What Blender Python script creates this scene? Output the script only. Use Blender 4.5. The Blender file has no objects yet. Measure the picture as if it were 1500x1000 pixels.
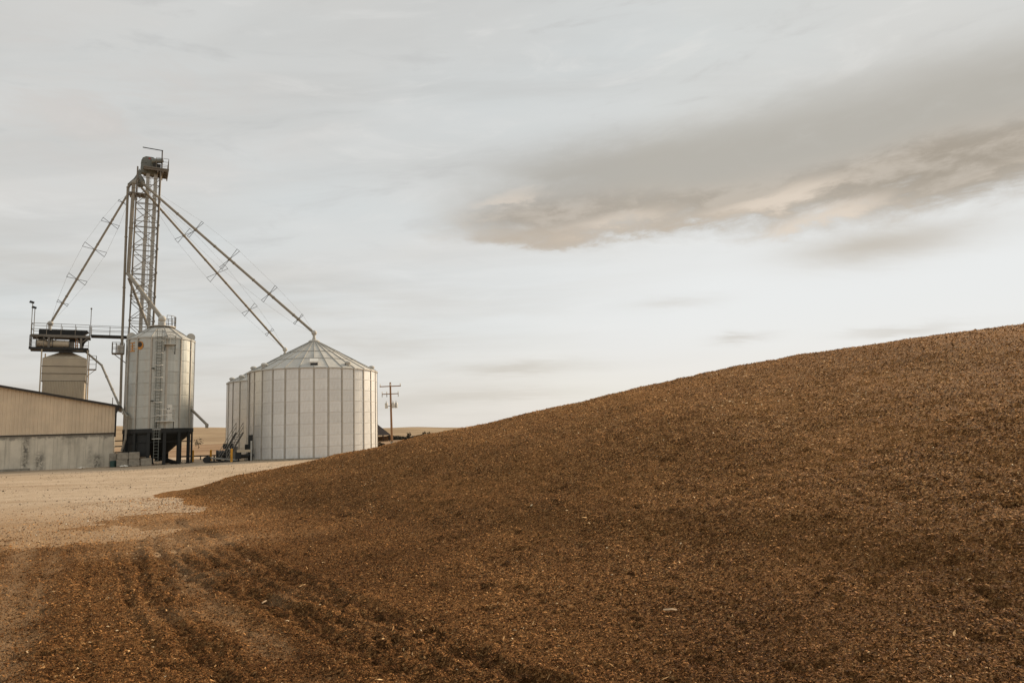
import bpy, bmesh, math, random
import numpy as np
from mathutils import Vector, Matrix

random.seed(7)
rng = np.random.default_rng(7)
S = bpy.context.scene
COL = S.collection
R = math.radians

# ------------------------------------------------------------------ camera
CAM_H, PITCH, ROLL = 2.0, math.atan(.132), R(2.0)
cd = bpy.data.cameras.new('camera')
cam = bpy.data.objects.new('camera', cd)
COL.objects.link(cam)
S.camera = cam
cd.sensor_width = 36.0
cd.lens = 24.0
cd.clip_start = .1
cd.clip_end = 12000
fw = Vector((0, math.cos(PITCH), math.sin(PITCH)))
up0 = Vector((0, -math.sin(PITCH), math.cos(PITCH)))
rt = Vector((1, 0, 0)) * math.cos(ROLL) - up0 * math.sin(ROLL)
up = up0 * math.cos(ROLL) + Vector((1, 0, 0)) * math.sin(ROLL)
m3 = Matrix((rt, up, -fw)).transposed()
cam.matrix_world = Matrix.Translation((0, 0, CAM_H)) @ m3.to_4x4()

# ------------------------------------------------------------------ colour management
S.view_settings.view_transform = 'Standard'
S.view_settings.look = 'None'
S.view_settings.gamma = 1
S.view_settings.use_curve_mapping = False
S.view_settings.exposure = 0.0
S.render.engine = 'CYCLES'

# ------------------------------------------------------------------ sun
SUN_AZ, SUN_EL = 42.0, 26.0
sd = Vector((math.sin(R(SUN_AZ)) * math.cos(R(SUN_EL)), math.cos(R(SUN_AZ)) * math.cos(R(SUN_EL)), math.sin(R(SUN_EL))))
sl = bpy.data.lights.new('sun', 'SUN')
sl.energy = 5.0
sl.angle = R(14)
sl.color = (1.0, .80, .58)
so = bpy.data.objects.new('sun', sl)
COL.objects.link(so)
so.location = sd * 300
so.rotation_euler = (-sd).to_track_quat('-Z', 'Y').to_euler()

# ------------------------------------------------------------------ sky
W = bpy.data.worlds.new('World')
S.world = W
W.use_nodes = True
SKY_STRENGTH = .1


class NT:
    """small helper to write node graphs as expressions"""
    def __init__(s, tree):
        s.t = tree
        s.n = tree.nodes
        s.l = tree.links

    def new(s, kind, **kw):
        n = s.n.new(kind)
        for k, v in kw.items():
            setattr(n, k, v)
        return n

    def put(s, sock, v):
        if v is None:
            return
        if isinstance(v, bpy.types.NodeSocket):
            s.l.new(v, sock)
        else:
            if isinstance(v, (tuple, list)) and len(v) == 3 and sock.type == 'RGBA':
                v = (*v, 1)
            sock.default_value = v

    def m(s, op, a, b=None, c=None, clamp=False):
        n = s.new('ShaderNodeMath', operation=op, use_clamp=clamp)
        s.put(n.inputs[0], a)
        s.put(n.inputs[1], b)
        s.put(n.inputs[2], c)
        return n.outputs[0]

    def add(s, a, b): return s.m('ADD', a, b)
    def sub(s, a, b): return s.m('SUBTRACT', a, b)
    def mul(s, a, b): return s.m('MULTIPLY', a, b)

    def step(s, x, lo, hi, a=0., b=1.):
        n = s.new('ShaderNodeMapRange', interpolation_type='SMOOTHSTEP')
        s.put(n.inputs[0], x)
        for i, v in enumerate((lo, hi, a, b)):
            s.put(n.inputs[i + 1], v)
        return n.outputs[0]

    def gauss(s, x, c, w):
        d = s.m('DIVIDE', s.sub(x, c), w)
        return s.m('POWER', 2.718, s.mul(s.mul(d, d), -1.))

    def mix(s, f, a, b, mode='MIX'):
        n = s.new('ShaderNodeMix', data_type='RGBA', blend_type=mode)
        s.put(n.inputs[0], f)
        s.put(n.inputs[6], a)
        s.put(n.inputs[7], b)
        return n.outputs[2]

    def xyz(s, x, y, z):
        n = s.new('ShaderNodeCombineXYZ')
        s.put(n.inputs[0], x); s.put(n.inputs[1], y); s.put(n.inputs[2], z)
        return n.outputs[0]

    def sep(s, v):
        n = s.new('ShaderNodeSeparateXYZ')
        s.put(n.inputs[0], v)
        return n.outputs

    def noise(s, v, scale=1., detail=4., rough=.55, dist=0., col=False):
        n = s.new('ShaderNodeTexNoise')
        s.put(n.inputs['Vector'], v)
        n.inputs['Scale'].default_value = scale
        n.inputs['Detail'].default_value = detail
        n.inputs['Roughness'].default_value = rough
        n.inputs['Distortion'].default_value = dist
        return n.outputs['Color' if col else 'Fac']

    def voro(s, v, scale, feature='F1', out='Distance'):
        n = s.new('ShaderNodeTexVoronoi', feature=feature)
        s.put(n.inputs['Vector'], v)
        n.inputs['Scale'].default_value = scale
        return n.outputs[out]

    def vmul(s, v, k):
        n = s.new('ShaderNodeVectorMath', operation='MULTIPLY')
        s.put(n.inputs[0], v)
        n.inputs[1].default_value = k if isinstance(k, tuple) else (k, k, k)
        return n.outputs[0]

    def ramp(s, f, stops):
        n = s.new('ShaderNodeValToRGB')
        s.put(n.inputs[0], f)
        cr = n.color_ramp
        while len(cr.elements) < len(stops):
            cr.elements.new(.5)
        for e, (p, c) in zip(cr.elements, stops):
            e.position = p
            e.color = (*c, 1)
        return n.outputs[0]


def build_world():
    g = NT(W.node_tree)
    g.n.clear()
    out = g.new('ShaderNodeOutputWorld')
    bg = g.new('ShaderNodeBackground')
    bg.inputs['Strength'].default_value = SKY_STRENGTH
    g.l.new(bg.outputs[0], out.inputs[0])
    sky = g.new('ShaderNodeTexSky', sky_type='NISHITA')
    sky.sun_disc = False
    sky.sun_elevation = R(SUN_EL)
    sky.sun_rotation = R(SUN_AZ)
    sky.air_density = 1.0
    sky.dust_density = 2.5
    tc = g.new('ShaderNodeTexCoord').outputs['Generated']
    x, y, z = g.sep(tc)
    az0 = g.mul(g.m('ARCTAN2', x, y), 57.2958)
    el0 = g.mul(g.m('ARCSINE', z), 57.2958)
    den = g.add(g.m('ABSOLUTE', z), .16)
    q = g.xyz(g.m('DIVIDE', x, den), g.m('DIVIDE', y, den), 0.)
    wcol = g.noise(g.vmul(q, (1.0, 1.3, 1.)), 1.5, 5., .58, col=True)
    wr, wg, wb = g.sep(wcol)
    fine = g.noise(g.vmul(q, (1.1, 2.6, 1.)), 3.2, 9., .62, .4)
    fine2 = g.noise(g.xyz(g.mul(az0, .045), g.mul(el0, .42), 3.1), 1., 6., .55, .25)
    veil = g.noise(g.vmul(q, (.55, 1.1, 1.)), .9, 5., .5, .3)

    def lin(*c):
        return tuple(v / SKY_STRENGTH for v in c)
    # thin high overcast
    base = g.mix(g.step(veil, .3, .7), lin(.72, .70, .665), lin(.685, .715, .71))
    v2 = g.noise(g.vmul(q, (.35, 1.6, 1.)), 1.7, 7., .55, .5)
    base = g.mix(g.step(v2, .42, .68, 0., .55), base, lin(.575, .575, .555))
    base = g.mix(g.step(g.noise(g.vmul(q, (.5, 1.1, 1.)), 2.3, 6., .5, .2), .5, .72, 0., .5), base, lin(.785, .785, .765))
    # warm, slightly dusty air near the horizon
    wisp = g.noise(g.xyz(g.mul(az0, .05), g.mul(g.add(el0, g.mul(az0, -.06)), .22), 5.5), 1.6, 10., .62, .5)
    base = g.mix(g.step(wisp, .52, .72, 0., .55), base, lin(.80, .795, .77))
    base = g.mix(g.step(wisp, .46, .30, 0., .5), base, lin(.575, .575, .56))
    base = g.mix(g.step(el0, 11., 0., 0., .75), base, lin(.73, .675, .605))
    # low flat streaks
    base = g.mix(g.mul(g.step(fine2, .42, .70), g.step(el0, 19., 6., 0., .8)), base, lin(.56, .525, .47))
    # thinner, brighter cloud round the hidden sun
    glow = g.mul(g.gauss(az0, 27., 33.), g.gauss(el0, 9., 8.5))
    base = g.mix(g.m('MULTIPLY', glow, 1.15, clamp=True), base, lin(.825, .84, .835))
    # creamy light low under the bank, faint blush high on the left
    base = g.mix(g.mul(g.gauss(el0, 2.5, 4.2), g.mul(g.gauss(az0, 18., 30.), .7)), base, lin(.88, .835, .765))
    base = g.mix(g.mul(g.gauss(el0, 24., 4.5), g.mul(g.gauss(az0, -31., 12.), g.step(wisp, .40, .62, 0., .55))), base, lin(.66, .605, .56))
    # the long brown cloud bank, built of overlapping lobes with billowed edges
    pa = g.xyz(g.mul(az0, .105), g.mul(el0, .30), 7.7)
    big = g.noise(pa, 1.0, 3., .5, .3)
    curl = g.noise(pa, 2.0, 10., .64, .25)
    wx = g.add(az0, g.mul(g.sub(big, .5), 9.))
    wy = g.add(el0, g.add(g.mul(g.sub(curl, .5), 3.4), g.mul(g.sub(big, .5), 1.6)))

    def lobe(ca, ce, ra, re, tilt=0.):
        c_, s_ = math.cos(R(tilt)), math.sin(R(tilt))
        da, de = g.sub(wx, ca), g.sub(wy, ce)
        u = g.m('DIVIDE', g.add(g.mul(da, c_), g.mul(de, s_)), ra)
        v = g.m('DIVIDE', g.sub(g.mul(de, c_), g.mul(da, s_)), re)
        return g.m('POWER', 2.718, g.mul(g.add(g.mul(u, u), g.mul(v, v)), -1.))

    def cloud(base, lobes, lo, hi, k, colour, rag=.8):
        d = None
        for l in lobes:
            x_ = g.mul(lobe(*l[:5]), l[5])
            d = x_ if d is None else g.add(d, x_)
        d = g.mul(d, g.add(1 - rag * .5, g.mul(curl, rag)))
        return g.mix(g.step(d, lo, hi, 0., k), base, colour)
    # soft grey-brown sheet above the bank
    base = cloud(base, ((25., 21.4, 19., 4.0, 2., .95), (44., 21., 16., 4.2, 2., .7), (8., 20.6, 13., 2.7, 0., .9)), .04, 1.35, .95, lin(.45, .425, .375), .8)
    # body of the bank
    base = cloud(base, ((2.5, 17.7, 8., 2.3, 0., .95), (15., 17.3, 9., 2.3, 0., .85), (31., 17.3, 11., 2.7, 1., 1.1), (48., 16.9, 14., 2.9, 0., 1.)), .12, 1.15, 1., g.mix(g.step(curl, .36, .64), lin(.375, .325, .26), lin(.53, .47, .395)), 1.2)
    # peach lit billows along its foot
    base = cloud(base, ((21.0, 17.0, 6.5, 1.0, 9., 1.), (26., 15.5, 4.6, .8, 6., .9), (9., 16.8, 6., .9, 3., .85), (1., 19.4, 4.5, .7, 2., .7), (38., 16.6, 5., .5, 6., .5)), .25, 1.05, .8, lin(.79, .68, .565), 1.6)
    base = cloud(base, ((15., 16.1, 9., .7, 2., 1.), (3., 16.3, 5.5, .9, 0., 1.)), .25, 1.1, .65, lin(.52, .435, .34), 1.4)
    # small stray clouds
    for ca, ce, wa, we, k in ((29., 12.7, 6., 1.3, .85), (18.4, 6.8, 2.2, .38, .5), (.5, 5.3, 5.5, .55, .5), (14., 10., 3.2, .5, .3), (-2., 3.1, 7., .5, .35), (30., 6.3, 3.5, .35, .4)):
        f = g.mul(g.gauss(g.add(az0, g.mul(g.sub(wr, .5), 5.)), ca, wa), g.gauss(g.add(el0, g.mul(g.sub(fine, .5), 1.4)), ce, we))
        base = g.mix(g.mul(f, k), base, lin(.53, .48, .41))
    # overcast brightened towards the zenith to lift the light on surfaces
    base = g.mix(1., base, g.mul(g.step(el0, 12., 30., 1., .94), g.step(el0, 35., 90., 1., 1.42)), 'MULTIPLY')
    hazy = g.mix(1., sky.outputs[0], lin(.8, .8, .8), 'DARKEN')
    col = g.mix(.94, hazy, base)
    g.l.new(col, bg.inputs['Color'])


build_world()

# ------------------------------------------------------------------ materials
MATS = {}


def material(name, col, rough=.6, metal=0., var=.12, scale=2., vec=None, piece=0., bump=0., bscale=20., spec=.4, dirt=None, dscale=.6, stretch=(1, 1, 1)):
    """principled with grain, blotches, optional grime and per-piece tone"""
    M = bpy.data.materials.new(name)
    M.use_nodes = True
    g = NT(M.node_tree)
    b = g.n['Principled BSDF']
    tc = g.new('ShaderNodeTexCoord').outputs['Object']
    v = g.vmul(tc, tuple(float(s) for s in stretch))
    n1 = g.noise(v, scale, 6., .6)
    lo = tuple(c * (1 - var * 1.6) for c in col)
    hi = tuple(min(1, c * (1 + var * 1.6)) for c in col)
    c = g.mix(g.step(n1, .25, .75), lo, hi)
    if dirt:
        n2 = g.noise(v, dscale, 7., .65, .3)
        c = g.mix(g.step(n2, .52, .74, 0., .75), c, dirt)
    if name in ('galvanized', 'galvanized_hopper_bin'):
        n3 = g.noise(g.vmul(tc, (.25, .25, 9.)), 1., 4., .6)
        c = g.mix(g.step(n3, .45, .75, 0., .30), c, tuple(q * .72 for q in col))
        n4 = g.noise(g.vmul(tc, (5., 5., .18)), 1., 4., .6)
        c = g.mix(g.step(n4, .55, .8, 0., .30), c, tuple(q * .70 for q in col))
    if piece:
        rnd = g.new('ShaderNodeObjectInfo').outputs['Random']
        k = g.step(rnd, 0., 1., 1 - piece, 1 + piece)
        kk = g.new('ShaderNodeVectorMath', operation='SCALE')
        g.put(kk.inputs[0], c)
        g.put(kk.inputs['Scale'], k)
        c = kk.outputs[0]
    g.put(b.inputs['Base Color'], c)
    b.inputs['Roughness'].default_value = rough
    g.put(b.inputs['Roughness'], g.step(n1, .2, .8, max(.05, rough - .1), min(1, rough + .1)))
    b.inputs['Metallic'].default_value = metal
    b.inputs['Specular IOR Level'].default_value = spec
    if bump:
        bp = g.new('ShaderNodeBump')
        bp.inputs['Strength'].default_value = bump
        bp.inputs['Distance'].default_value = .02
        g.put(bp.inputs['Height'], g.noise(v, bscale, 4., .6))
        g.put(b.inputs['Normal'], bp.outputs[0])
    MATS[name] = M
    return M


material('galvanized', (.74, .745, .725), .42, .55, .06, 1.2, piece=.045, dirt=(.55, .51, .44), dscale=.5, stretch=(1, 1, .25))
material('galvanized_roof', (.47, .455, .41), .7, .15, .08, 1.5, piece=.05)
material('roof_seam', (.33, .32, .285), .7, .2, .1, 2.)
material('stiffener_steel', (.45, .42, .365), .55, .5, .1, 1.5)
material('galvanized_hopper_bin', (.45, .46, .425), .42, .6, .08, 1.2, piece=.07, dirt=(.43, .40, .345), dscale=.6, stretch=(1, 1, .25))
material('pipe_steel', (.27, .24, .19), .6, .3, .1, 2.)
material('tower_steel', (.20, .18, .15), .65, .3, .12, 2.)
material('casing_steel', (.47, .46, .42), .55, .3, .1, 1.)
material('dark_steel', (.028, .027, .024), .6, .2, .2, 2.)
material('black_paint', (.018, .019, .018), .6, 0., .2, 2.)
material('tan_cladding', (.68, .545, .385), .55, 0., .05, .8, piece=.035)
material('tan_bin', (.52, .43, .305), .55, 0., .06, .8)
material('brown_trim', (.035, .029, .023), .55, 0., .1, 2.)
material('yellow_paint', (.62, .30, .03), .5, 0., .12, 3.)
material('orange_paint', (.50, .22, .04), .5, 0., .12, 3.)
material('white_paint', (.66, .64, .58), .5, 0., .06, 2.)
material('grey_paint', (.17, .18, .16), .5, .1, .1, 2.)
material('red_paint', (.35, .04, .03), .5, 0., .1, 2.)
material('block_concrete', (.30, .265, .21), .85, 0., .15, 3., bump=.4, bscale=12., dirt=(.17, .145, .11), dscale=1.4)
material('pole_wood', (.23, .125, .06), .8, 0., .2, 4., stretch=(6, 6, .4))
material('shrub_green', (.045, .038, .022), .9, 0., .3, .6)
material('bark', (.075, .05, .035), .9, 0., .2, 3.)
material('dark_roof', (.05, .033, .024), .7, 0., .15, .5)
material('pale_cloth', (.75, .70, .60), .8, 0., .1, 5.)
material('teal_plastic', (.03, .07, .06), .5, 0., .1, 5.)
material('grey_duct', (.25, .24, .21), .5, .4, .1, 2.)
material('dry_husk', (.48, .33, .19), .8, 0., .15, 40.)


def concrete_material():
    M = bpy.data.materials.new('stained_concrete')
    M.use_nodes = True
    g = NT(M.node_tree)
    b = g.n['Principled BSDF']
    tc = g.new('ShaderNodeTexCoord').outputs['Object']
    x, y, z = g.sep(tc)
    n1 = g.noise(tc, .7, 8., .65)
    c = g.mix(g.step(n1, .25, .75), (.54, .485, .385), (.70, .63, .505))
    # vertical run-off streaks
    st = g.noise(g.xyz(g.mul(x, 3.2), y, g.mul(z, .22)), 1., 6., .65)
    c = g.mix(g.step(st, .47, .70, 0., .5), c, (.32, .285, .22))
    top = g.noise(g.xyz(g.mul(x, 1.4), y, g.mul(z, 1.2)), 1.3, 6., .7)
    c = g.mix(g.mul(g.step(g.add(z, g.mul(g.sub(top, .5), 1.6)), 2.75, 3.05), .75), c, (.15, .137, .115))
    blot = g.noise(tc, 2.6, 7., .7, .5)
    for cx, w, z0, z1, k in ((-6.95, .28, 0.2, 2.9, .85), (-5.85, .34, -.2, 1.55, .9), (-1.25, .42, -.2, 1.15, .8), (-1.9, .2, 0, 2.2, .35), (-3.6, .5, 2.2, 3.2, .3)):
        f = g.mul(g.gauss(g.add(x, g.mul(g.sub(blot, .5), .5)), cx, w), g.mul(g.step(z, z0 - .1, z0 + .3), g.step(z, z1 + .35, z1 - .3)))
        c = g.mix(g.mul(f, g.step(blot, .38, .58, .1, k)), c, (.09, .083, .07))
    rnd = g.new('ShaderNodeObjectInfo').outputs['Random']
    kk = g.new('ShaderNodeVectorMath', operation='SCALE')
    g.put(kk.inputs[0], c)
    g.put(kk.inputs['Scale'], g.step(rnd, 0., 1., .92, 1.08))
    g.put(b.inputs['Base Color'], kk.outputs[0])
    b.inputs['Roughness'].default_value = .9
    bp = g.new('ShaderNodeBump')
    bp.inputs['Strength'].default_value = .35
    bp.inputs['Distance'].default_value = .03
    g.put(bp.inputs['Height'], g.noise(tc, 9., 6., .65))
    g.put(b.inputs['Normal'], bp.outputs[0])
    MATS['stained_concrete'] = M


concrete_material()


def gravel_material():
    M = bpy.data.materials.new('gravel')
    M.use_nodes = True
    g = NT(M.node_tree)
    b = g.n['Principled BSDF']
    tc = g.new('ShaderNodeTexCoord').outputs['Object']
    n1 = g.noise(tc, .12, 7., .6)
    n2 = g.noise(tc, 1.1, 7., .65)
    n3 = g.noise(tc, 22., 4., .7)
    c = g.mix(g.step(n1, .3, .7), (.335, .25, .165), (.44, .345, .245))
    c = g.mix(g.step(n2, .46, .72, 0., .7), c, (.24, .165, .10))
    n5 = g.noise(g.vmul(tc, (.35, 1., 1.)), .33, 6., .7, .6)
    c = g.mix(g.step(n5, .50, .68, 0., .6), c, (.25, .17, .105))
    c = g.mix(g.step(n5, .46, .30, 0., .5), c, (.53, .43, .32))
    n6 = g.noise(tc, 4.5, 4., .8)
    c = g.mix(g.step(n6, .56, .70, 0., .55), c, (.17, .115, .07))
    c = g.mix(g.step(n3, .35, .7, 0., .5), c, (.56, .45, .325))
    v = g.voro(tc, 26.)
    c = g.mix(g.step(g.noise(tc, 9., 3., .6), .62, .70, 0., .6), c, (.13, .085, .05))
    # long faint wheel lanes crossing the yard
    lane = g.noise(g.vmul(tc, (.05, .5, 1.)), 1., 5., .6)
    c = g.mix(g.step(lane, .54, .68, 0., .45), c, (.25, .17, .10))
    # brown crop dust trodden over the yard near the heap
    dust = g.noise(tc, .35, 6., .6)
    yy = g.sep(tc)[1]
    f = g.mul(g.step(g.add(yy, g.mul(g.sub(dust, .5), 9.)), 28., 13.5), .85)
    c = g.mix(f, c, g.mix(g.step(n3, .35, .65), (.19, .105, .045), (.38, .245, .13)))
    g.put(b.inputs['Base Color'], c)
    b.inputs['Roughness'].default_value = .95
    b.inputs['Specular IOR Level'].default_value = .06
    bp = g.new('ShaderNodeBump')
    bp.inputs['Strength'].default_value = .55
    bp.inputs['Distance'].default_value = .03
    g.put(bp.inputs['Height'], g.add(g.mul(v, .6), n3))
    g.put(b.inputs['Normal'], bp.outputs[0])
    MATS['gravel'] = M


gravel_material()


def heap_material():
    M = bpy.data.materials.new('shredded_crop')
    M.use_nodes = True
    g = NT(M.node_tree)
    b = g.n['Principled BSDF']
    tc = g.new('ShaderNodeTexCoord').outputs['Object']
    at = g.new('ShaderNodeAttribute', attribute_name='packed_dark')
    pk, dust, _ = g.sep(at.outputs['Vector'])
    n1 = g.noise(tc, .45, 6., .6)
    n2 = g.noise(tc, 28., 4., .75)
    n3 = g.noise(tc, 5., 6., .7)
    cell = g.voro(tc, 55.)
    rnd = g.sep(g.voro(tc, 55., out='Color'))[0]
    c = g.ramp(rnd, ((0., (.05, .021, .007)), (.28, (.17, .075, .024)), (.60, (.41, .19, .063)), (.88, (.60, .315, .118)), (1., (.70, .45, .21))))
    c = g.mix(g.step(n2, .62, .36, 0., .8), c, (.022, .010, .004))
    c = g.mix(g.step(n3, .55, .72, 0., .45), c, (.36, .17, .055))
    c = g.mix(g.step(n1, .42, .70, 0., .35), c, (.44, .212, .07))
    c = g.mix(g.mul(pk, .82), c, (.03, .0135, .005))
    c = g.mix(g.mul(dust, g.step(n3, .3, .62, .35, .8)), c, (.36, .235, .13))
    g.put(b.inputs['Base Color'], c)
    b.inputs['Roughness'].default_value = .92
    b.inputs['Specular IOR Level'].default_value = .04
    bp = g.new('ShaderNodeBump')
    bp.inputs['Strength'].default_value = 1.
    bp.inputs['Distance'].default_value = .035
    g.put(bp.inputs['Height'], g.add(g.mul(n2, 1.), g.mul(cell, -.7)))
    g.put(b.inputs['Normal'], bp.outputs[0])
    MATS['shredded_crop'] = M
    M = bpy.data.materials.new('crop_flakes')
    M.use_nodes = True
    g = NT(M.node_tree)
    b = g.n['Principled BSDF']
    t = g.sep(g.new('ShaderNodeAttribute', attribute_name='tone').outputs['Vector'])[0]
    c = g.ramp(t, ((0., (.028, .012, .004)), (.24, (.14, .058, .018)), (.50, (.43, .206, .072)), (.80, (.66, .36, .142)), (.95, (.80, .53, .26)), (1., (.88, .70, .45))))
    g.put(b.inputs['Base Color'], c)
    b.inputs['Roughness'].default_value = .75
    b.inputs['Specular IOR Level'].default_value = .06
    # thin dry husk lets some light through
    tr_ = g.new('ShaderNodeBsdfTranslucent')
    g.put(tr_.inputs['Color'], c)
    mx = g.new('ShaderNodeMixShader')
    mx.inputs[0].default_value = .2
    g.l.new(b.outputs[0], mx.inputs[1])
    g.l.new(tr_.outputs[0], mx.inputs[2])
    g.l.new(mx.outputs[0], g.n['Material Output'].inputs['Surface'])
    MATS['crop_flakes'] = M
    M = bpy.data.materials.new('pebbles')
    M.use_nodes = True
    g = NT(M.node_tree)
    b = g.n['Principled BSDF']
    t = g.sep(g.new('ShaderNodeAttribute', attribute_name='tone').outputs['Vector'])[0]
    c = g.ramp(t, ((0., (.06, .04, .025)), (.3, (.17, .115, .07)), (.7, (.36, .27, .18)), (1., (.55, .46, .35))))
    g.put(b.inputs['Base Color'], c)
    b.inputs['Roughness'].default_value = .9
    MATS['pebbles'] = M


heap_material()


def land_material(name, stops, band):
    M = bpy.data.materials.new(name)
    M.use_nodes = True
    g = NT(M.node_tree)
    b = g.n['Principled BSDF']
    tc = g.new('ShaderNodeTexCoord').outputs['Object']
    n1 = g.noise(g.vmul(tc, band), 1., 7., .65, .3)
    n2 = g.noise(tc, .05, 6., .7)
    c = g.ramp(g.add(g.mul(n1, .7), g.mul(n2, .3)), stops)
    g.put(b.inputs['Base Color'], c)
    b.inputs['Roughness'].default_value = 1.
    b.inputs['Specular IOR Level'].default_value = .1
    MATS[name] = M


land_material('dry_field', ((.30, (.15, .085, .045)), (.45, (.22, .135, .072)), (.55, (.30, .20, .115)), (.66, (.42, .31, .20))), (.006, .03, 1.))
land_material('dry_hills', ((.30, (.17, .115, .068)), (.45, (.26, .185, .11)), (.58, (.33, .245, .15)), (.70, (.23, .16, .10))), (.003, .012, .03))

# ------------------------------------------------------------------ mesh helpers


class MB:
    def __init__(s):
        s.v = []
        s.f = []

    def box(s, x0, x1, y0, y1, z0, z1):
        b = len(s.v)
        s.v += [(x0, y0, z0), (x1, y0, z0), (x1, y1, z0), (x0, y1, z0), (x0, y0, z1), (x1, y0, z1), (x1, y1, z1), (x0, y1, z1)]
        s.f += [tuple(b + i for i in q) for q in ((0, 3, 2, 1), (4, 5, 6, 7), (0, 1, 5, 4), (1, 2, 6, 5), (2, 3, 7, 6), (3, 0, 4, 7))]
        return s

    def tube(s, p0, p1, r, n=6, r1=None):
        p0, p1 = Vector(p0), Vector(p1)
        a = (p1 - p0).normalized()
        e = a.cross(Vector((0, 0, 1)) if abs(a.z) < .9 else Vector((1, 0, 0))).normalized()
        h = a.cross(e)
        r1 = r if r1 is None else r1
        b = len(s.v)
        for p, rr in ((p0, r), (p1, r1)):
            for k in range(n):
                t = 2 * math.pi * (k + .5) / n
                s.v.append(tuple(p + (e * math.cos(t) + h * math.sin(t)) * rr))
        for k in range(n):
            j = (k + 1) % n
            s.f.append((b + k, b + j, b + n + j, b + n + k))
        s.f.append(tuple(b + k for k in reversed(range(n))))
        s.f.append(tuple(b + n + k for k in range(n)))
        return s

    def path(s, pts, r, n=6):
        for a, b in zip(pts[:-1], pts[1:]):
            s.tube(a, b, r, n)
        return s

    def lathe(s, prof, n=24, c=(0, 0, 0), a0=0., a1=2 * math.pi, capped=True):
        full = abs(a1 - a0 - 2 * math.pi) < 1e-6
        m = n if full else n + 1
        b = len(s.v)
        for r, z in prof:
            for k in range(m):
                t = a0 + (a1 - a0) * k / n
                s.v.append((c[0] + r * math.sin(t), c[1] - r * math.cos(t), c[2] + z))
        for i in range(len(prof) - 1):
            for k in range(n):
                j = (k + 1) % m
                s.f.append((b + i * m + k, b + i * m + j, b + (i + 1) * m + j, b + (i + 1) * m + k))
        if full and capped:
            s.f.append(tuple(b + k for k in reversed(range(m))))
            s.f.append(tuple(b + (len(prof) - 1) * m + k for k in range(m)))
        return s

    def poly(s, pts, d):
        """extrude a polygon by the vector d"""
        b = len(s.v)
        n = len(pts)
        d = Vector(d)
        s.v += [tuple(p) for p in pts] + [tuple(Vector(p) + d) for p in pts]
        s.f.append(tuple(b + k for k in reversed(range(n))))
        s.f.append(tuple(b + n + k for k in range(n)))
        for k in range(n):
            j = (k + 1) % n
            s.f.append((b + k, b + j, b + n + j, b + n + k))
        return s

    def ball(s, c, r, n=10, m=6, sz=1.):
        prof = [(max(1e-3, r * math.sin(math.pi * i / m)), -r * sz * math.cos(math.pi * i / m)) for i in range(m + 1)]
        return s.lathe(prof, n, c)

    def mesh(s, name, mat, smooth=False):
        me = bpy.data.meshes.new(name)
        me.from_pydata(s.v, [], s.f)
        bm = bmesh.new()
        bm.from_mesh(me)
        bmesh.ops.recalc_face_normals(bm, faces=bm.faces)
        bm.to_mesh(me)
        bm.free()
        me.materials.append(MATS[mat])
        if smooth:
            me.shade_smooth()
            try:
                me.set_sharp_from_angle(angle=R(35))
            except Exception:
                pass
        return me

    def build(s, name, mat, parent=None, smooth=False):
        return link(name, s.mesh(name, mat, smooth), parent)


def link(name, me, parent=None, loc=(0, 0, 0), rotz=0.):
    o = bpy.data.objects.new(name, me)
    COL.objects.link(o)
    o.location = loc
    o.rotation_euler = (0, 0, rotz)
    if parent:
        o.parent = parent
    return o


def tag(o, label=None, cat=None, group=None, kind=None):
    for k, v in (('label', label), ('category', cat), ('group', group), ('kind', kind)):
        if v:
            o[k] = v
    return o


def thing(name, label, cat, loc=(0, 0, 0), rotz=0., group=None):
    o = bpy.data.objects.new(name, None)
    COL.objects.link(o)
    o.location = loc
    o.rotation_euler = (0, 0, rotz)
    o.empty_display_size = .5
    return tag(o, label, cat, group)


def tube_obj(name, mat, parent, p0, p1, r, n=6):
    return MB().tube(p0, p1, r, n).build(name, mat, parent, n > 7)


def railing(pts, z, h, r=.028, gap=1.3, mids=(.5,)):
    """welded railing along a list of (x, y) points"""
    m = MB()
    for (ax, ay), (bx, by) in zip(pts[:-1], pts[1:]):
        L = math.hypot(bx - ax, by - ay)
        n = max(1, round(L / gap))
        for k in range(n + 1):
            t = k / n
            m.tube((ax + (bx - ax) * t, ay + (by - ay) * t, z), (ax + (bx - ax) * t, ay + (by - ay) * t, z + h), r, 5)
        for q in (*mids, 1.):
            m.tube((ax, ay, z + h * q), (bx, by, z + h * q), r, 5)
    return m


# ------------------------------------------------------------------ value noise (numpy)


def _hash(ix, iy, seed):
    h = (ix.astype(np.int64) * 374761393 + iy.astype(np.int64) * 668265263 + seed * 1442695041) & 0x7fffffff
    h = ((h ^ (h >> 13)) * 1274126177) & 0x7fffffff
    h = h ^ (h >> 16)
    return (h & 0xffff) / 65535.


def vnoise(x, y, seed=0):
    ix, iy = np.floor(x), np.floor(y)
    fx, fy = x - ix, y - iy
    fx = fx * fx * fx * (fx * (fx * 6 - 15) + 10)
    fy = fy * fy * fy * (fy * (fy * 6 - 15) + 10)
    a, b = _hash(ix, iy, seed), _hash(ix + 1, iy, seed)
    c, d = _hash(ix, iy + 1, seed), _hash(ix + 1, iy + 1, seed)
    return (a + (b - a) * fx) * (1 - fy) + (c + (d - c) * fx) * fy - .5


def fbm(x, y, seed=0, octv=4, gain=.5):
    s, a = 0., 1.
    for k in range(octv):
        s = s + a * vnoise(x * 2 ** k + 17.3 * k, y * 2 ** k - 9.1 * k, seed + k)
        a *= gain
    return s


def sstep(x, a, b):
    t = np.clip((x - a) / (b - a), 0, 1)
    return t * t * (3 - 2 * t)


def softplus(x, k):
    return k * np.logaddexp(0, x / k)


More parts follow.
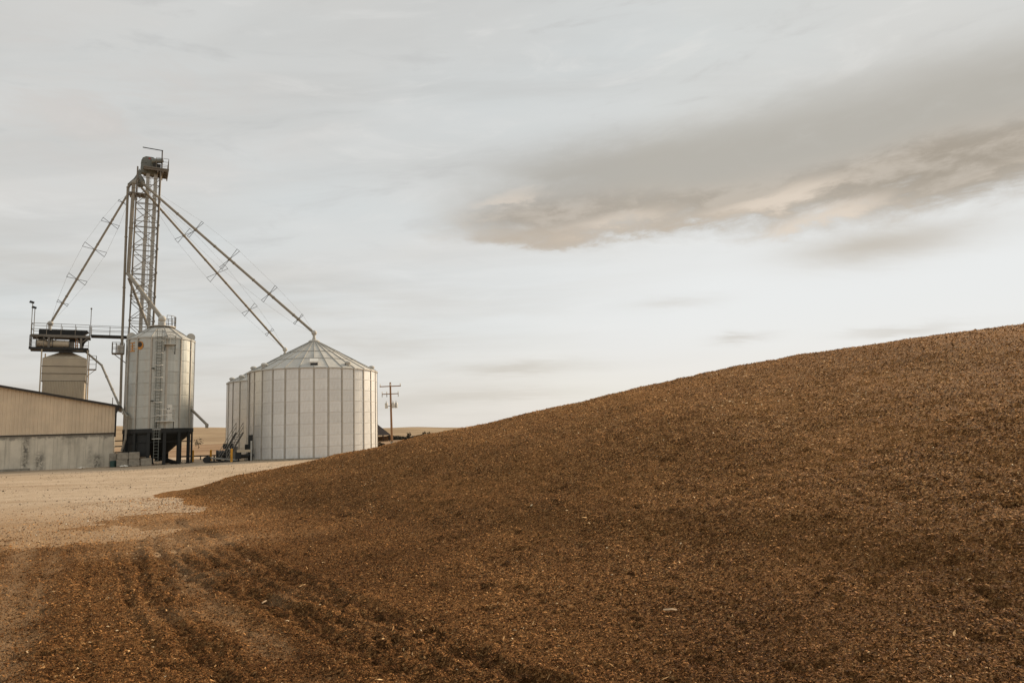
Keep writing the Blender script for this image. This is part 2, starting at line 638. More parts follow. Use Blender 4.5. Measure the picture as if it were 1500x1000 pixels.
# ------------------------------------------------------------------ ground
def yard_z(x, y):
    r = np.hypot(x, y)
    near = np.exp(-r / 30.)
    return (fbm(x * .06, y * .06, 5, 3) * .07 * sstep(r, 60, 20) + fbm(x * .7, y * .7, 8, 4) * .05 * near + fbm(x * 5, y * 5, 9, 3) * .018 * near)


def polar_grid(a0, a1, na, r0, r1, nr):
    a = np.radians(np.linspace(a0, a1, na))
    r = np.exp(np.linspace(math.log(r0), math.log(r1), nr))
    rr, aa = np.meshgrid(r, a, indexing='ij')
    return rr * np.sin(aa), rr * np.cos(aa), rr, aa


def grid_mesh(name, x, y, z, mat, keep=None, attrs=None):
    nr, na = x.shape
    idx = np.arange(nr * na).reshape(nr, na)
    f = np.stack([idx[:-1, :-1], idx[:-1, 1:], idx[1:, 1:], idx[1:, :-1]], -1).reshape(-1, 4)[:, ::-1]
    if keep is not None:
        kf = keep.ravel()[f].any(1)
        f = f[kf]
    v = np.stack([x, y, z], -1).reshape(-1, 3)
    used = np.zeros(len(v), bool)
    used[f.ravel()] = True
    rem = np.cumsum(used) - 1
    f = rem[f]
    v = v[used]
    me = bpy.data.meshes.new(name)
    raw_mesh(me, v, f)
    me.shade_smooth()
    me.materials.append(MATS[mat])
    for k, d in (attrs or {}).items():
        al = me.attributes.new(k, 'FLOAT_VECTOR', 'POINT')
        al.data.foreach_set('vector', d.reshape(-1, 3)[used].astype(np.float32).ravel())
    return me


def raw_mesh(me, v, f):
    k = f.shape[1]
    me.vertices.add(len(v))
    me.vertices.foreach_set('co', v.astype(np.float32).ravel())
    me.loops.add(f.size)
    me.loops.foreach_set('vertex_index', f.astype(np.int32).ravel())
    me.polygons.add(len(f))
    me.polygons.foreach_set('loop_start', (np.arange(len(f)) * k).astype(np.int32))
    me.update(calc_edges=True)
    me.validate()


x, y, r_, a_ = polar_grid(-180, 180, 721, 2., 112., 260)
tag(link('ground', grid_mesh('ground', x, y, yard_z(x, y), 'gravel')), kind='structure')
x, y, r_, a_ = polar_grid(-180, 180, 361, 108., 640., 60)
z = -.06 + sstep(r_, 108, 140) * .1 + fbm(x * .012, y * .012, 3, 4) * .9 * sstep(r_, 115, 240)
tag(link('field', grid_mesh('field', x, y, z, 'dry_field')), kind='structure')
x, y, r_, a_ = polar_grid(-180, 180, 541, 420., 5200., 80)
azd = np.degrees(a_)
ht = 2 + 1300 * (np.interp(azd, [-180, -60, -34, -27, -23, -17, -10, -4, 10, 60, 180], [.012, .022, .025, .0225, .018, .011, .0085, .0065, .006, .011, .012]) + .0022 * fbm(azd * .12, azd * 0 + 2.5, 4, 4))
z = -1.2 + (ht + 1.2) * sstep(r_, 430, 1350) + fbm(x * .004, y * .004, 12, 4) * 9 * sstep(r_, 480, 900) * sstep(r_, 1500, 1100)
tag(link('hills', grid_mesh('hills', x, y, z, 'dry_hills')), kind='structure')

# ------------------------------------------------------------------ the heap
CREST = np.array([(-40, 40.0), (-15.2, 29.8), (-11.46, 27.96), (-7.32, 25.26), (-4.72, 23.62), (-2.47, 22.47), (.22, 21.77), (2.54, 21.2), (5.2, 20.78), (8.17, 20.42), (9.64, 19.29), (11.31, 18.86), (13.15, 17.3), (21.15, 11.3)], float)
RUTS = [
    ([(-9.2, 18.8), (-8.2, 17.1), (-6.26, 14.6), (-4.6, 12.0), (-3.2, 10.1), (-2.0, 8.5), (-.9, 7.0), (.2, 5.6), (1.2, 4.2)], .13, .055),
    ([(-9.0, 17.2), (-7.6, 14.6), (-6.47, 12.62), (-5.17, 10.81), (-4.1, 9.6), (-2.7, 8.2), (-1.4, 6.51), (-.3, 5.2), (.6, 4.0)], .14, .06),
    ([(-8.4, 15.6), (-6.75, 12.4), (-5.2, 9.84), (-4.1, 8.2), (-3.0, 6.7), (-2.0, 5.2), (-1.1, 3.8)], .12, .055),
    ([(-8.7, 16.6), (-7.2, 13.9), (-5.75, 11.2), (-4.6, 9.3), (-3.4, 7.6), (-2.3, 6.1), (-1.3, 4.6)], .07, .04),
    ([(-7.9, 16.6), (-6.1, 13.6), (-4.5, 11.2), (-3.0, 9.5), (-1.7, 7.9), (-.6, 6.6), (.6, 5.2)], .07, .04),
    ([(-7.2, 14.2), (-5.4, 11.5), (-4.23, 10.1), (-3.24, 8.9), (-1.9, 7.6), (-.7, 6.1), (.5, 4.6)], .10, .05),
    ([(-6.6, 13.9), (-4.8, 11.3), (-3.4, 9.6), (-2.4, 8.6), (-1.3, 7.3), (-.1, 5.8), (1.3, 4.2)], .10, .045),
    ([(-9.8, 16.2), (-7.7, 13.2), (-6.0, 10.6), (-4.6, 8.4), (-3.1, 6.2), (-2.0, 4.6)], .075, .03),
    ([(-9.4, 14.9), (-7.4, 12.0), (-5.7, 9.2), (-4.2, 6.9), (-2.9, 4.9)], .07, .025),
    ([(-11.2, 15.3), (-8.9, 11.9), (-7.2, 9.3), (-5.7, 7.1), (-4.3, 5.0)], .08, .025),
]
LANES = [([(-11.4, 16.4), (-9.32, 13.2), (-7.6, 10.6), (-6.2, 8.5), (-4.9, 6.6), (-3.6, 4.6)], .24),
         ([(-9.6, 14.6), (-7.9, 11.9), (-6.45, 9.4), (-4.98, 7.0), (-3.6, 5.0)], .17),
         ([(-7.4, 14.9), (-5.75, 11.8), (-4.35, 9.5), (-3.0, 7.7), (-1.7, 6.0)], .15)]


def line_dist(x, y, pts):
    d = np.full(x.shape, 1e9)
    t = np.zeros(x.shape)
    acc = 0.
    for (ax, ay), (bx, by) in zip(pts[:-1], pts[1:]):
        L = math.hypot(bx - ax, by - ay)
        ex, ey = (bx - ax) / L, (by - ay) / L
        u = np.clip((x - ax) * ex + (y - ay) * ey, 0, L)
        dd = np.hypot(x - ax - ex * u, y - ay - ey * u)
        w = dd < d
        t = np.where(w, acc + u, t)
        d = np.minimum(d, dd)
        acc += L
    return d, t, acc


FACE_A, FACE_B = .45, .0105


def heap(x, y):
    """height of the crop surface, its packed tone and dust cover"""
    s = (x + 15.0) * .76 + (y - 29.3) * .65
    wob = fbm(x * .25, y * .25, 21, 3)
    run = np.minimum(softplus(s + wob * .5, np.interp(x, [-12, -3, 4], [.3, 1.8, 2.6])), 20.)
    face = FACE_A * run - FACE_B * run * run - .12
    q = (y - np.interp(x, CREST[:, 0], CREST[:, 1])) * .88 + wob * .12
    face = face - .80 * softplus(q, .55) + .12 * sstep(s, -.6, .8) + .23 * sstep(s, .3, 4.5)
    # gullies and slides running down the face, lumps everywhere
    along = x * .65 - y * .76
    face = face + sstep(s, 0, 3) * (fbm(along * .55 + s * .10, s * .16, 31, 3) * .055)
    on = sstep(s, -2.5, 1.5)
    lump = fbm(x * 1.6, y * 1.6, 41, 3) * (.055 - .03 * on) + fbm(x * 6, y * 6, 43, 3) * (.035 - .012 * on) + vnoise(x * 19, y * 19, 47) * .02 + vnoise(x * 41, y * 41, 49) * .011
    # trampled spill on the flat
    wide = sstep(y, 22.5, 17.5)
    edge = np.maximum(s + .2 + 3.0 * wide, (15.0 - y) + .12 * (x + 10)) + fbm(x * .45, y * .45, 51, 4) * (.5 + 2.4 * wide)
    spill = np.clip(sstep(edge, -6.2, 3.2), 0, 1) * .21 - .15
    far = np.maximum(sstep(y - np.interp(x, CREST[:, 0], CREST[:, 1]), .0, 1.5), sstep(-14.6 - x, 0, 1.5) * sstep(y, 23, 26))
    spill = np.where(far > 0, spill - far * .4, spill)
    zz = np.logaddexp(face / .05, spill / .05) * .05
    thin = sstep(edge, -1., 3.5)
    zz = zz + lump * (.35 + .65 * on) * (.35 + .65 * thin)
    pk = np.zeros(x.shape)
    dust = np.zeros(x.shape)
    for pts, w, dep in RUTS:
        d, t, L = line_dist(x, y, pts)
        wv = w * .8 * (1 + .7 * fbm(t * .9, t * 0 + w * 37, 61, 3))
        d = d + fbm(x * 3.2, y * 3.2, 63, 3) * .14
        k = np.exp(-(d / wv) ** 2) * sstep(t, 0, 1.) * sstep(L - t, 0, 1.8) * sstep(fbm(t * .4, t * 0 + w * 53 + dep * 900, 67, 3), -.75, -.05)
        lug = .55 + .45 * np.sin(t * 22 + d * 14)
        zz = np.maximum(zz - dep * 1.25 * k * lug, np.minimum(zz, .012)) + dep * .35 * np.exp(-((d - wv * 1.7) / (wv * .7)) ** 2) * sstep(t, 0, 1.)
        pk = np.maximum(pk, k * min(.9, dep * 17))
    for pts, w in LANES:
        d, t, L = line_dist(x, y, pts)
        d = d + fbm(x * 2, y * 2, 71, 3) * .2
        k = np.exp(-(d / w) ** 2)
        zz = zz - .022 * k
        dust = np.maximum(dust, k * .78 * min(1., w * 4.5) * sstep(fbm(x * 1.1, y * 1.1, 97, 3), -.6, .15))
        pk = np.maximum(pk, .6 * np.exp(-((d - w * 1.7) / (w * .45)) ** 2))
    # pale floor showing where the layer is scuffed thin
    for cx, cy, rx, ry, k in ((-3.5, 8.5, .9, .8, .55), (-4.7, 10.4, .7, .7, .45), (-5.6, 12.4, .6, .9, .5), (-1.9, 7.3, .5, .4, .3)):
        dust = np.maximum(dust, k * np.exp(-((x - cx) / rx) ** 2 - ((y - cy) / ry) ** 2) * sstep(fbm(x * 1.7, y * 1.7, 77, 4), -.25, .3))
    dust = np.maximum(dust, .85 * (1 - sstep(edge, -1., 4.0)) * (1 - sstep(s, -3, 0)))
    # dark patches and shaded pits in the colour of the trampled flat
    dark_patch = sstep(fbm(x * 2.1, y * 2.1, 81, 5, .62), .15, .6) * (1 - .9 * sstep(s, -.5, 5)) * thin
    pits = sstep(fbm(x * 4.6, y * 4.6, 83, 3), .30, .62) * (1 - .9 * sstep(s, 0, 6)) * thin  # hollows get shade put into the colour besides being sunk
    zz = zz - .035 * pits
    pk = np.clip(np.maximum(np.maximum(pk, np.maximum(dark_patch * .6, pits * .85)), (1 - sstep(s, -3.5, 5.5)) * thin * (.56 + .3 * fbm(x * .5, y * .5, 85, 3))), 0, 1)  # flat and heap foot coloured darker, fading out up the slope
    zz = zz + fbm(x * .06, y * .06, 5, 3) * .07 * sstep(np.hypot(x, y), 60, 20)
    return zz, pk, np.clip(dust, 0, 1)


x, y, r_, a_ = polar_grid(-52, 62, 720, 2.6, 46., 560)
hz, pk, du = heap(x, y)
gz = yard_z(x, y)
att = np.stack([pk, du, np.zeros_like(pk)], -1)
pile = tag(link('crop_heap', grid_mesh('crop_heap', x, y, gz * 0 + hz, 'shredded_crop', keep=hz > gz - .03, attrs={'packed_dark': att})),
           'huge heap of loose brown shredded crop rising to the right, wheel-tracked at its foot', 'heap')


def flakes(n, name, mat, az, rr, size, zfun, accept, tones, flat=.35, long_=2.2):
    """small irregular four-cornered flakes lying on a surface, as one mesh"""
    a = np.radians(rng.uniform(*az, n))
    r = np.exp(rng.uniform(math.log(rr[0]), math.log(rr[1]), n))
    px, py = r * np.sin(a), r * np.cos(a)
    pz, ok = zfun(px, py), None
    k = accept(px, py, pz)
    px, py, pz, r = px[k], py[k], pz[k], r[k]
    n = len(px)
    sz = size(r) * np.exp(np.clip(rng.normal(0, .38, n), -1., .62))
    th = rng.uniform(0, 2 * math.pi, n)
    tilt = rng.normal(0, .5, n)
    L = sz * rng.uniform(.8, long_, n) * .5
    Wd = sz * rng.uniform(.35, .8, n) * .5
    Hh = sz * flat * rng.uniform(.5, 1.3, n)
    e = np.stack([np.cos(th) * np.cos(tilt), np.sin(th) * np.cos(tilt), np.sin(tilt)], -1)
    s_ = np.stack([-np.sin(th), np.cos(th), rng.normal(0, .35, n)], -1)
    c = np.stack([px, py, pz + sz * .12], -1)
    upv = np.array([0, 0, 1.])
    v = np.stack([c - e * L[:, None], c + s_ * Wd[:, None] + e * (L * rng.uniform(-.3, .3, n))[:, None], c + e * L[:, None], c - s_ * Wd[:, None] * .4 + upv * Hh[:, None]], 1).reshape(-1, 3)
    b = (np.arange(n) * 4)[:, None]
    f = np.concatenate([b + np.array([[0, 1, 3]]), b + np.array([[1, 2, 3]]), b + np.array([[0, 3, 2]])], 1).reshape(-1, 3)
    me = bpy.data.meshes.new(name)
    raw_mesh(me, v, f)
    me.materials.append(MATS[mat])
    t = tones(n) if tones.__code__.co_argcount == 1 else tones(n, px, py)
    al = me.attributes.new('tone', 'FLOAT_VECTOR', 'POINT')
    al.data.foreach_set('vector', np.repeat(np.stack([t, t * 0, t * 0], -1), 4, 0).astype(np.float32).ravel())
    return me


def heap_z(px, py):
    return heap(px, py)[0]


def top_z(px, py):
    return np.maximum(heap_z(px, py), yard_z(px, py))


def on_heap(px, py, pz):
    cr = py - np.interp(px, CREST[:, 0], CREST[:, 1])
    hz_, _, du_ = heap(px, py)
    over = hz_ - yard_z(px, py)
    stray = (rng.random(len(px)) < sstep(over, -.13, .0) ** 1.3) & (px * .76 + py * .65 < 9.5)
    return ((over > .004) | stray) & (cr < .5) & (rng.random(len(px)) > .72 * du_)


def flake_tone(n, px, py):
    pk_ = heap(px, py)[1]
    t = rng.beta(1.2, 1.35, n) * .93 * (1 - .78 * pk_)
    t = t * (1 + .35 * fbm(px * .9, py * .9, 95, 3))
    return np.clip(t + (rng.random(n) < .016) * .5, 0, 1)


fl = link('crop_flakes', flakes(530000, 'crop_flakes', 'crop_flakes', (-43, 44), (4.3, 30.), lambda r: .0098 + .00072 * r, top_z, on_heap,
                                flake_tone), pile)
fl['kind'] = 'stuff'


def on_yard(px, py, pz):
    return (heap_z(px, py) < pz - .01) & (rng.random(len(px)) < .25 + .75 * (fbm(px * .3, py * .3, 91, 3) > .0))


peb = tag(link('pebbles', flakes(24000, 'pebbles', 'pebbles', (-42, 8), (12., 66.), lambda r: .018 + .0007 * r, yard_z, on_yard, lambda n: rng.beta(2.2, 1.6, n), .6, 1.4)), kind='stuff')

# ------------------------------------------------------------------ grain bins


def vec_ang(r, t, z):
    return (r * math.sin(t), -r * math.cos(t), z)


def sheet_mesh(name, Rr, da, h, mat):
    """one curved wall sheet, its top edge stepped out over the sheet above"""
    m = MB()
    n = 4
    t0 = -da / 2
    for rr0, rr1, z0, z1 in ((Rr, Rr, 0., h - .05), (Rr, Rr + .025, h - .08, h - .06), (Rr + .025, Rr + .025, h - .06, h)):
        for k in range(n):
            a, b = t0 + da * k / n, t0 + da * (k + 1) / n
            i = len(m.v)
            m.v += [vec_ang(rr0, a, z0), vec_ang(rr0, b, z0), vec_ang(rr1, b, z1), vec_ang(rr1, a, z1)]
            m.f.append((i, i + 1, i + 2, i + 3))
    me = bpy.data.meshes.new(name)
    me.from_pydata(m.v, [], m.f)
    me.materials.append(MATS[mat])
    return me


def bin_body(t, Rr, z0, z1, cols, rings, sheet_mat, phase=0., stiff=.05):
    da = 2 * math.pi / cols
    h = (z1 - z0) / rings
    sm = sheet_mesh('wall_sheet', Rr, da, h, sheet_mat)
    st = MB().box(-.055, .055, -stiff, .0, 0, z1 - z0 + .02).box(-.10, -.0551, -.012, 0, 0, z1 - z0).box(.0551, .10, -.012, 0, 0, z1 - z0).mesh('stiffener', 'stiffener_steel')
    for c in range(cols):
        a = phase + c * da
        for k in range(rings):
            link('wall_sheet', sm, t, (0, 0, z0 + k * h), a)
        p = vec_ang(Rr + .014, a + da / 2, z0)
        link('stiffener', st, t, p, a + da / 2)
    return da


def bin_roof(t, Rr, ze, zp, rp, cols, mat, phase=0., joints=(.34, .62)):
    da = 2 * math.pi / cols
    m = MB()
    ro = Rr + .12
    zo = ze - .12 * (zp - ze) / (Rr - rp)
    fr = [0., *joints, 1.]
    for i in range(len(fr) - 1):
        f0, f1 = fr[i], fr[i + 1]
        lift = .022 * i
        ra, rb = ro + (rp - ro) * f0, ro + (rp - ro) * f1
        za, zb = zo + (zp - zo) * f0 + lift, zo + (zp - zo) * f1 + lift
        k = len(m.v)
        m.v += [vec_ang(ra, -da / 2, za), vec_ang(ra, da / 2, za), vec_ang(rb, da / 2, zb), vec_ang(rb, -da / 2, zb)]
        m.f.append((k, k + 1, k + 2, k + 3))
        if i:
            m.v += [vec_ang(ra, -da / 2, za - .024), vec_ang(ra, da / 2, za - .024)]
            m.f.append((k + 4, k + 5, k + 1, k))
    # eave drip
    k = len(m.v)
    m.v += [vec_ang(ro, -da / 2, zo), vec_ang(ro, da / 2, zo), vec_ang(ro, da / 2, zo - .1), vec_ang(ro, -da / 2, zo - .1)]
    m.f.append((k + 3, k + 2, k + 1, k))
    me = bpy.data.meshes.new('roof_panel')
    me.from_pydata(m.v, [], m.f)
    me.materials.append(MATS[mat])
    rib = MB()
    for i in range(len(fr) - 1):
        f0, f1 = fr[i], fr[i + 1]
        lift = .022 * i
        ra, rb = ro + (rp - ro) * f0, ro + (rp - ro) * f1
        za, zb = zo + (zp - zo) * f0 + lift, zo + (zp - zo) * f1 + lift
        rib.poly([(-.035, -ra, za + .003), (.035, -ra, za + .003), (.022, -ra, za + .07), (-.022, -ra, za + .07)], (0, ra - rb, zb - za))
    rm = rib.mesh('roof_rib', 'roof_seam')
    for q, f0 in enumerate(joints):
        ra = ro + (rp - ro) * f0
        za = zo + (zp - zo) * f0 + .022 * (q + 1)
        MB().lathe([(ra + .05, za - .035), (ra + .05, za + .012), (ra - .02, za + .035)], cols, a0=phase + da / 2, a1=phase + da / 2 + 2 * math.pi - 1e-4).build('roof_ring', 'roof_seam', t)
    for c in range(cols):
        a = phase + c * da
        link('roof_panel', me, t, (0, 0, 0), a)
        link('roof_rib', rm, t, (0, 0, 0), a + da / 2)


def big_bin(label, loc, rot):
    t = thing('grain_bin', label, 'grain bin', loc, rot, 'wide corrugated grain bins')
    Rr, ze, zp, rp = 6.8, 9.2, 12.55, .55
    MB().lathe([(Rr + .25, -.1), (Rr + .25, .14), (Rr - .3, .14)], 60).build('foundation', 'block_concrete', t, True)
    bin_body(t, Rr, .14, ze, 30, 8, 'galvanized', math.pi / 30)
    bin_roof(t, Rr, ze, zp, rp, 30, 'galvanized_roof', math.pi / 30)
    MB().lathe([(rp + .07, zp - .1), (rp + .07, zp + .16), (rp - .05, zp + .26), (.22, zp + .27), (.2, zp + .5)], 20).build('peak_cap', 'galvanized_roof', t, True)
    MB().lathe([(Rr + .06, ze - .16), (Rr + .10, ze - .16), (Rr + .10, ze - .06), (Rr + .06, ze - .06), (Rr + .06, ze - .16)], 90, capped=False).build('eave_ring', 'stiffener_steel', t)
    # roof vents near the eave
    vm = MB().lathe([(.24, 0), (.24, .2), (.34, .22), (.33, .36), (.2, .47), (.01, .5)], 14).mesh('roof_vent', 'galvanized_roof', True)
    for a in (-86, -52, 33, 88, 140, 200):
        rr = Rr - .55
        zz = ze + .55 * (zp - ze) / (Rr - rp) - .06
        link('roof_vent', vm, t, vec_ang(rr, R(a), zz))
    return t


b1 = big_bin('wide corrugated steel grain bin standing nearest the brown heap, fully in view', (-21.99, 75.15, 0), R(16.3))
b2 = big_bin('wide corrugated steel grain bin half hidden behind the left side of the nearer wide bin', (-29.3, 87.3, 0), R(18.5))
# roof hatch on the nearer bin
hm = MB().poly([(-.42, -6.42, 9.36), (.42, -6.42, 9.36), (.42, -5.72, 9.74), (-.42, -5.72, 9.74)], (0, 0, .42))
hm.build('roof_hatch', 'white_paint', b1)
MB().box(-.36, .36, -6.45, -6.43, 9.4, 9.62).build('hatch_opening', 'black_paint', b1)
# wiring box and conduit on the bin's left flank
p = vec_ang(6.93, R(-72), 0)
MB().box(p[0] - .22, p[0] + .22, p[1] - .25, p[1] + .05, .95, 1.65).build('control_box', 'dark_steel', b1)
tube_obj('conduit', 'stiffener_steel', b1, (p[0], p[1] - .1, .0), (p[0], p[1] - .1, .95), .05)
tube_obj('conduit', 'stiffener_steel', b1, (p[0] + .05, p[1] - .06, 1.65), (p[0] + .05, p[1] - .06, 9.), .045)

# hopper-bottomed bin on black legs
HB = thing('hopper_bin', 'tall narrow steel bin with a black hopper bottom standing on black legs', 'grain bin', (-35.9, 69.2, 0), R(27.4))
HR, HZ0, HZE, HZP = 3.07, 3.45, 12.5, 13.85
bin_body(HB, HR, HZ0, HZE, 14, 8, 'galvanized_hopper_bin', R(-3), .07)
bin_roof(HB, HR, HZE, HZP, .9, 14, 'galvanized_roof', R(-3), (.5,))
MB().lathe([(HR + .05, 3.12), (HR + .12, 3.12), (HR + .12, 3.5), (HR + .05, 3.5), (HR + .05, 3.12)], 42, capped=False).build('ring_beam', 'black_paint', HB)
MB().lathe([(HR + .02, 3.4), (HR - .02, 3.0), (.42, .85), (.36, .55), (.3, .55), (HR - .1, 3.05)], 42, capped=False).build('hopper_cone', 'black_paint', HB, True)
lm = MB().box(-.14, .14, -.09, .09, .06, 3.12).box(-.2, .2, -.16, .16, 0, .0599).mesh('leg', 'black_paint')
for k in range(14):
    a = R(-3) + 2 * math.pi * (k + .5) / 14
    link('leg', lm, HB, vec_ang(HR - .02, a, 0), a)
for k in range(14):
    a0, a1 = (R(-3) + 2 * math.pi * (k + .5 + j) / 14 for j in (0, 1))
    tube_obj('brace', 'black_paint', HB, vec_ang(HR - .02, a0, 2.2), vec_ang(HR - .02, a1, 2.2), .04, 5)
for a0 in (-118, -92, -66, -40):
    MB().lathe([(HR - .12, .85), (HR - .12, 3.1), (HR - .16, 3.1), (HR - .16, .85)], 5, a0=R(a0 + 1), a1=R(a0 + 24)).build('leg_panel', 'black_paint', HB)
MB().tube((.2, -.3, .62), (1.5, -1.7, .12), .22, 10).tube((-.0, 0, .3), (.0, 0, .72), .3, 10).build('discharge_tube', 'dark_steel', HB, True)
# peak deck, rail and fill cap
MB().lathe([(.9, 13.82), (1.3, 13.82), (1.3, 13.9), (.2, 13.9)], 20).build('peak_deck', 'stiffener_steel', HB)
ring = [(1.27 * math.sin(R(a)), -1.27 * math.cos(R(a))) for a in range(20, 200, 22)]
railing(ring, 13.9, 1.05, .028, 1.).build('peak_railing', 'tower_steel', HB)
MB().lathe([(.34, 13.9), (.34, 14.35), (.2, 14.5), (.2, 14.7)], 14).build('fill_cap', 'casing_steel', HB, True)
# round end hoods on the eave
for a, n in ((82, 'roof_vent'), (-95, 'roof_vent'), (160, 'roof_vent')):
    c = vec_ang(HR - .35, R(a), HZE + .12)
    MB().tube((c[0], c[1] - .2, c[2] + .2), (c[0], c[1] + .2, c[2] + .2), .42, 16).build(n, 'galvanized_roof', HB, True)
# caged ladder up the front
lx, ly = -.17, -HR - .12
MB().tube((lx - .2, ly, .3), (lx - .2, ly, 13.2), .025, 5).build('ladder_rail', 'grey_paint', HB)
MB().tube((lx + .2, ly, .3), (lx + .2, ly, 13.2), .025, 5).build('ladder_rail', 'grey_paint', HB)
rm = MB().tube((-.2, 0, 0), (.2, 0, 0), .022, 5).mesh('rung', 'grey_paint')
for k in range(42):
    link('rung', rm, HB, (lx, ly, .45 + .3 * k))
cage = MB()
for k in range(7):
    a0, a1 = (R(-100 + 200 * (k + j) / 7) for j in (0, 1))
    cage.tube((.36 * math.sin(a0), -.33 - .36 * math.cos(a0), 0), (.36 * math.sin(a1), -.33 - .36 * math.cos(a1), 0), .03, 5)
cm = cage.mesh('cage_hoop', 'white_paint')
for zz in (2.5, 3.4, 4.7, 6.0, 7.2, 8.4, 9.6, 10.8, 12.0, 13.1):
    link('cage_hoop', cm, HB, (lx, ly, zz))
for a in (-100, -45, 0, 45, 100):
    for z0, z1 in ((2.5, 13.1),):
        tube_obj('cage_strip', 'grey_paint', HB, (lx + .36 * math.sin(R(a)), ly - .33 - .36 * math.cos(R(a)), z0), (lx + .36 * math.sin(R(a)), ly - .33 - .36 * math.cos(R(a)), z1), .014, 4)


def wall_platform(parent, x0, x1, z, depth, y, rail_h, mat='casing_steel', rail=True):
    MB().box(x0, x1, y - depth, y, z - .07, z).build('platform_deck', mat, parent)
    for xx in (x0 + .08, x1 - .08):
        tube_obj('bracket', 'dark_steel', parent, (xx, y - depth + .06, z - .08), (xx, y + .02, z - .95), .04, 5)
    if rail:
        railing([(x0 + .03, y), (x0 + .03, y - depth + .03), (x1 - .03, y - depth + .03), (x1 - .03, y)], z, rail_h, .025, .55).build('platform_railing', mat, parent)


wall_platform(HB, -.3, 1.35, 4.2, .85, -2.78, 1.1, 'white_paint')
MB().box(.42, 1.12, -2.99, -2.90, 4.26, 5.78).build('access_door', 'white_paint', HB)
MB().box(.45, 1.09, -3.0, -2.995, 4.98, 5.02).build('door_joint', 'dark_steel', HB)
for xx in (.68, .82):
    MB().box(xx, xx + .1, -3.01, -2.996, 5.32, 5.44).build('door_plate', 'dark_steel', HB)
wall_platform(HB, .25, 1.3, 11.72, .8, -2.8, 1.05)
loop = MB()
pts = [(.78 + .48 * math.cos(R(a)), -3.3, 12.42 + .2 * math.sin(R(a))) for a in range(0, 361, 24)]
loop.path(pts, .035, 6).build('hose_loop', 'grey_paint', HB)
for zz in (9.3, 6.15):
    MB().tube((-.62, -3.03, zz), (-.62, -3.35, zz + .02), .05, 8).box(-.78, -.5, -3.42, -3.3, zz - .05, zz + .05).build('level_sensor', 'black_paint', HB)


def wall_patch(a0, a1, z0, z1, n=4):
    m = MB()
    rr = HR + .02
    for k in range(n):
        a, b = (R(a0 + (a1 - a0) * (k + j) / n) for j in (0, 1))
        i = len(m.v)
        m.v += [vec_ang(rr, a, z0), vec_ang(rr, b, z0), vec_ang(rr, b, z1), vec_ang(rr, a, z1), vec_ang(rr + .006, a, z0), vec_ang(rr + .006, b, z0), vec_ang(rr + .006, b, z1), vec_ang(rr + .006, a, z1)]
        m.f += [(i, i + 1, i + 2, i + 3), (i + 4, i + 7, i + 6, i + 5), (i, i + 4, i + 5, i + 1), (i + 3, i + 2, i + 6, i + 7)]
    return m


# orange maker's mark: bars at the edge and a ring with a dark head shape
for z0, z1 in ((11.94, 12.05), (11.66, 11.75), (11.42, 11.5), (11.12, 11.26)):
    wall_patch(-62, -49, z0 - .05, z1 - .05).build('logo_bar', 'orange_paint', HB)
wall_patch(-56.5, -54, 11.2, 11.89, 2).build('logo_stem', 'orange_paint', HB)
dm, hd = MB(), MB()


def disc_on_wall(m, a_c, z_c, ra, rz, lift, n=18, cut=None):
    i = len(m.v)
    rr = HR + .03 + lift
    ring_ = []
    for k in range(n):
        t = 2 * math.pi * k / n
        ring_.append((a_c + ra * math.cos(t), z_c + rz * math.sin(t)))
    for d in (0, .006):
        for a, zz in ring_:
            m.v.append(vec_ang(rr + d, R(a), zz))
    m.f.append(tuple(i + n + k for k in range(n)))
    m.f.append(tuple(i + k for k in reversed(range(n))))
    for k in range(n):
        j = (k + 1) % n
        m.f.append((i + k, i + j, i + n + j, i + n + k))


disc_on_wall(dm, -36.5, 11.62, 6.2, .42, 0.)
dm.build('logo_disc', 'orange_paint', HB)
disc_on_wall(hd, -37.4, 11.72, 4.6, .26, .012)
hd.build('logo_head', 'brown_trim', HB)
# side balcony with box on the left flank
MB().box(-4.35, -3.3, -.6, .5, 11.0, 11.08).build('balcony_deck', 'tower_steel', HB)
railing([(-3.3, -.58), (-4.33, -.58), (-4.33, .48), (-3.3, .48)], 11.08, 1.05, .025, .35).build('balcony_railing', 'tower_steel', HB)
tube_obj('balcony_strut', 'tower_steel', HB, (-4.2, -.5, 11), (-3.1, -.3, 10.1), .04, 5)
MB().box(-3.9, -3.35, -.3, .3, 11.1, 11.9).build('drive_box', 'casing_steel', HB)

# ------------------------------------------------------------------ tower and leg
FA = R(29.7)
TX, TY = -44.04, 80.0


def T(x_, y_, z_):
    c, s = math.cos(FA), math.sin(FA)
    return Vector((TX + c * x_ - s * y_, TY + s * x_ + c * y_, z_))


TW = thing('lattice_tower', 'tall steel lattice tower holding up the bucket elevator behind the narrow bin', 'tower', (TX, TY, 0), FA)
hx, cx0 = 1.24, .1


def leg_x(sx, zz):
    return cx0 - .22 + .40 * zz / 34. + sx * hx


for sx in (-1, 1):
    for sy in (-1, 1):
        tube_obj('leg', 'tower_steel', TW, (leg_x(sx, 0), sy * hx, 0), (leg_x(sx, 34.6), sy * hx, 34.6), .085, 6)
levels = [1.4 + 2.93 * k for k in range(11)]


def corner(sx, sy, zz):
    return (leg_x(sx, zz), sy * hx, zz)


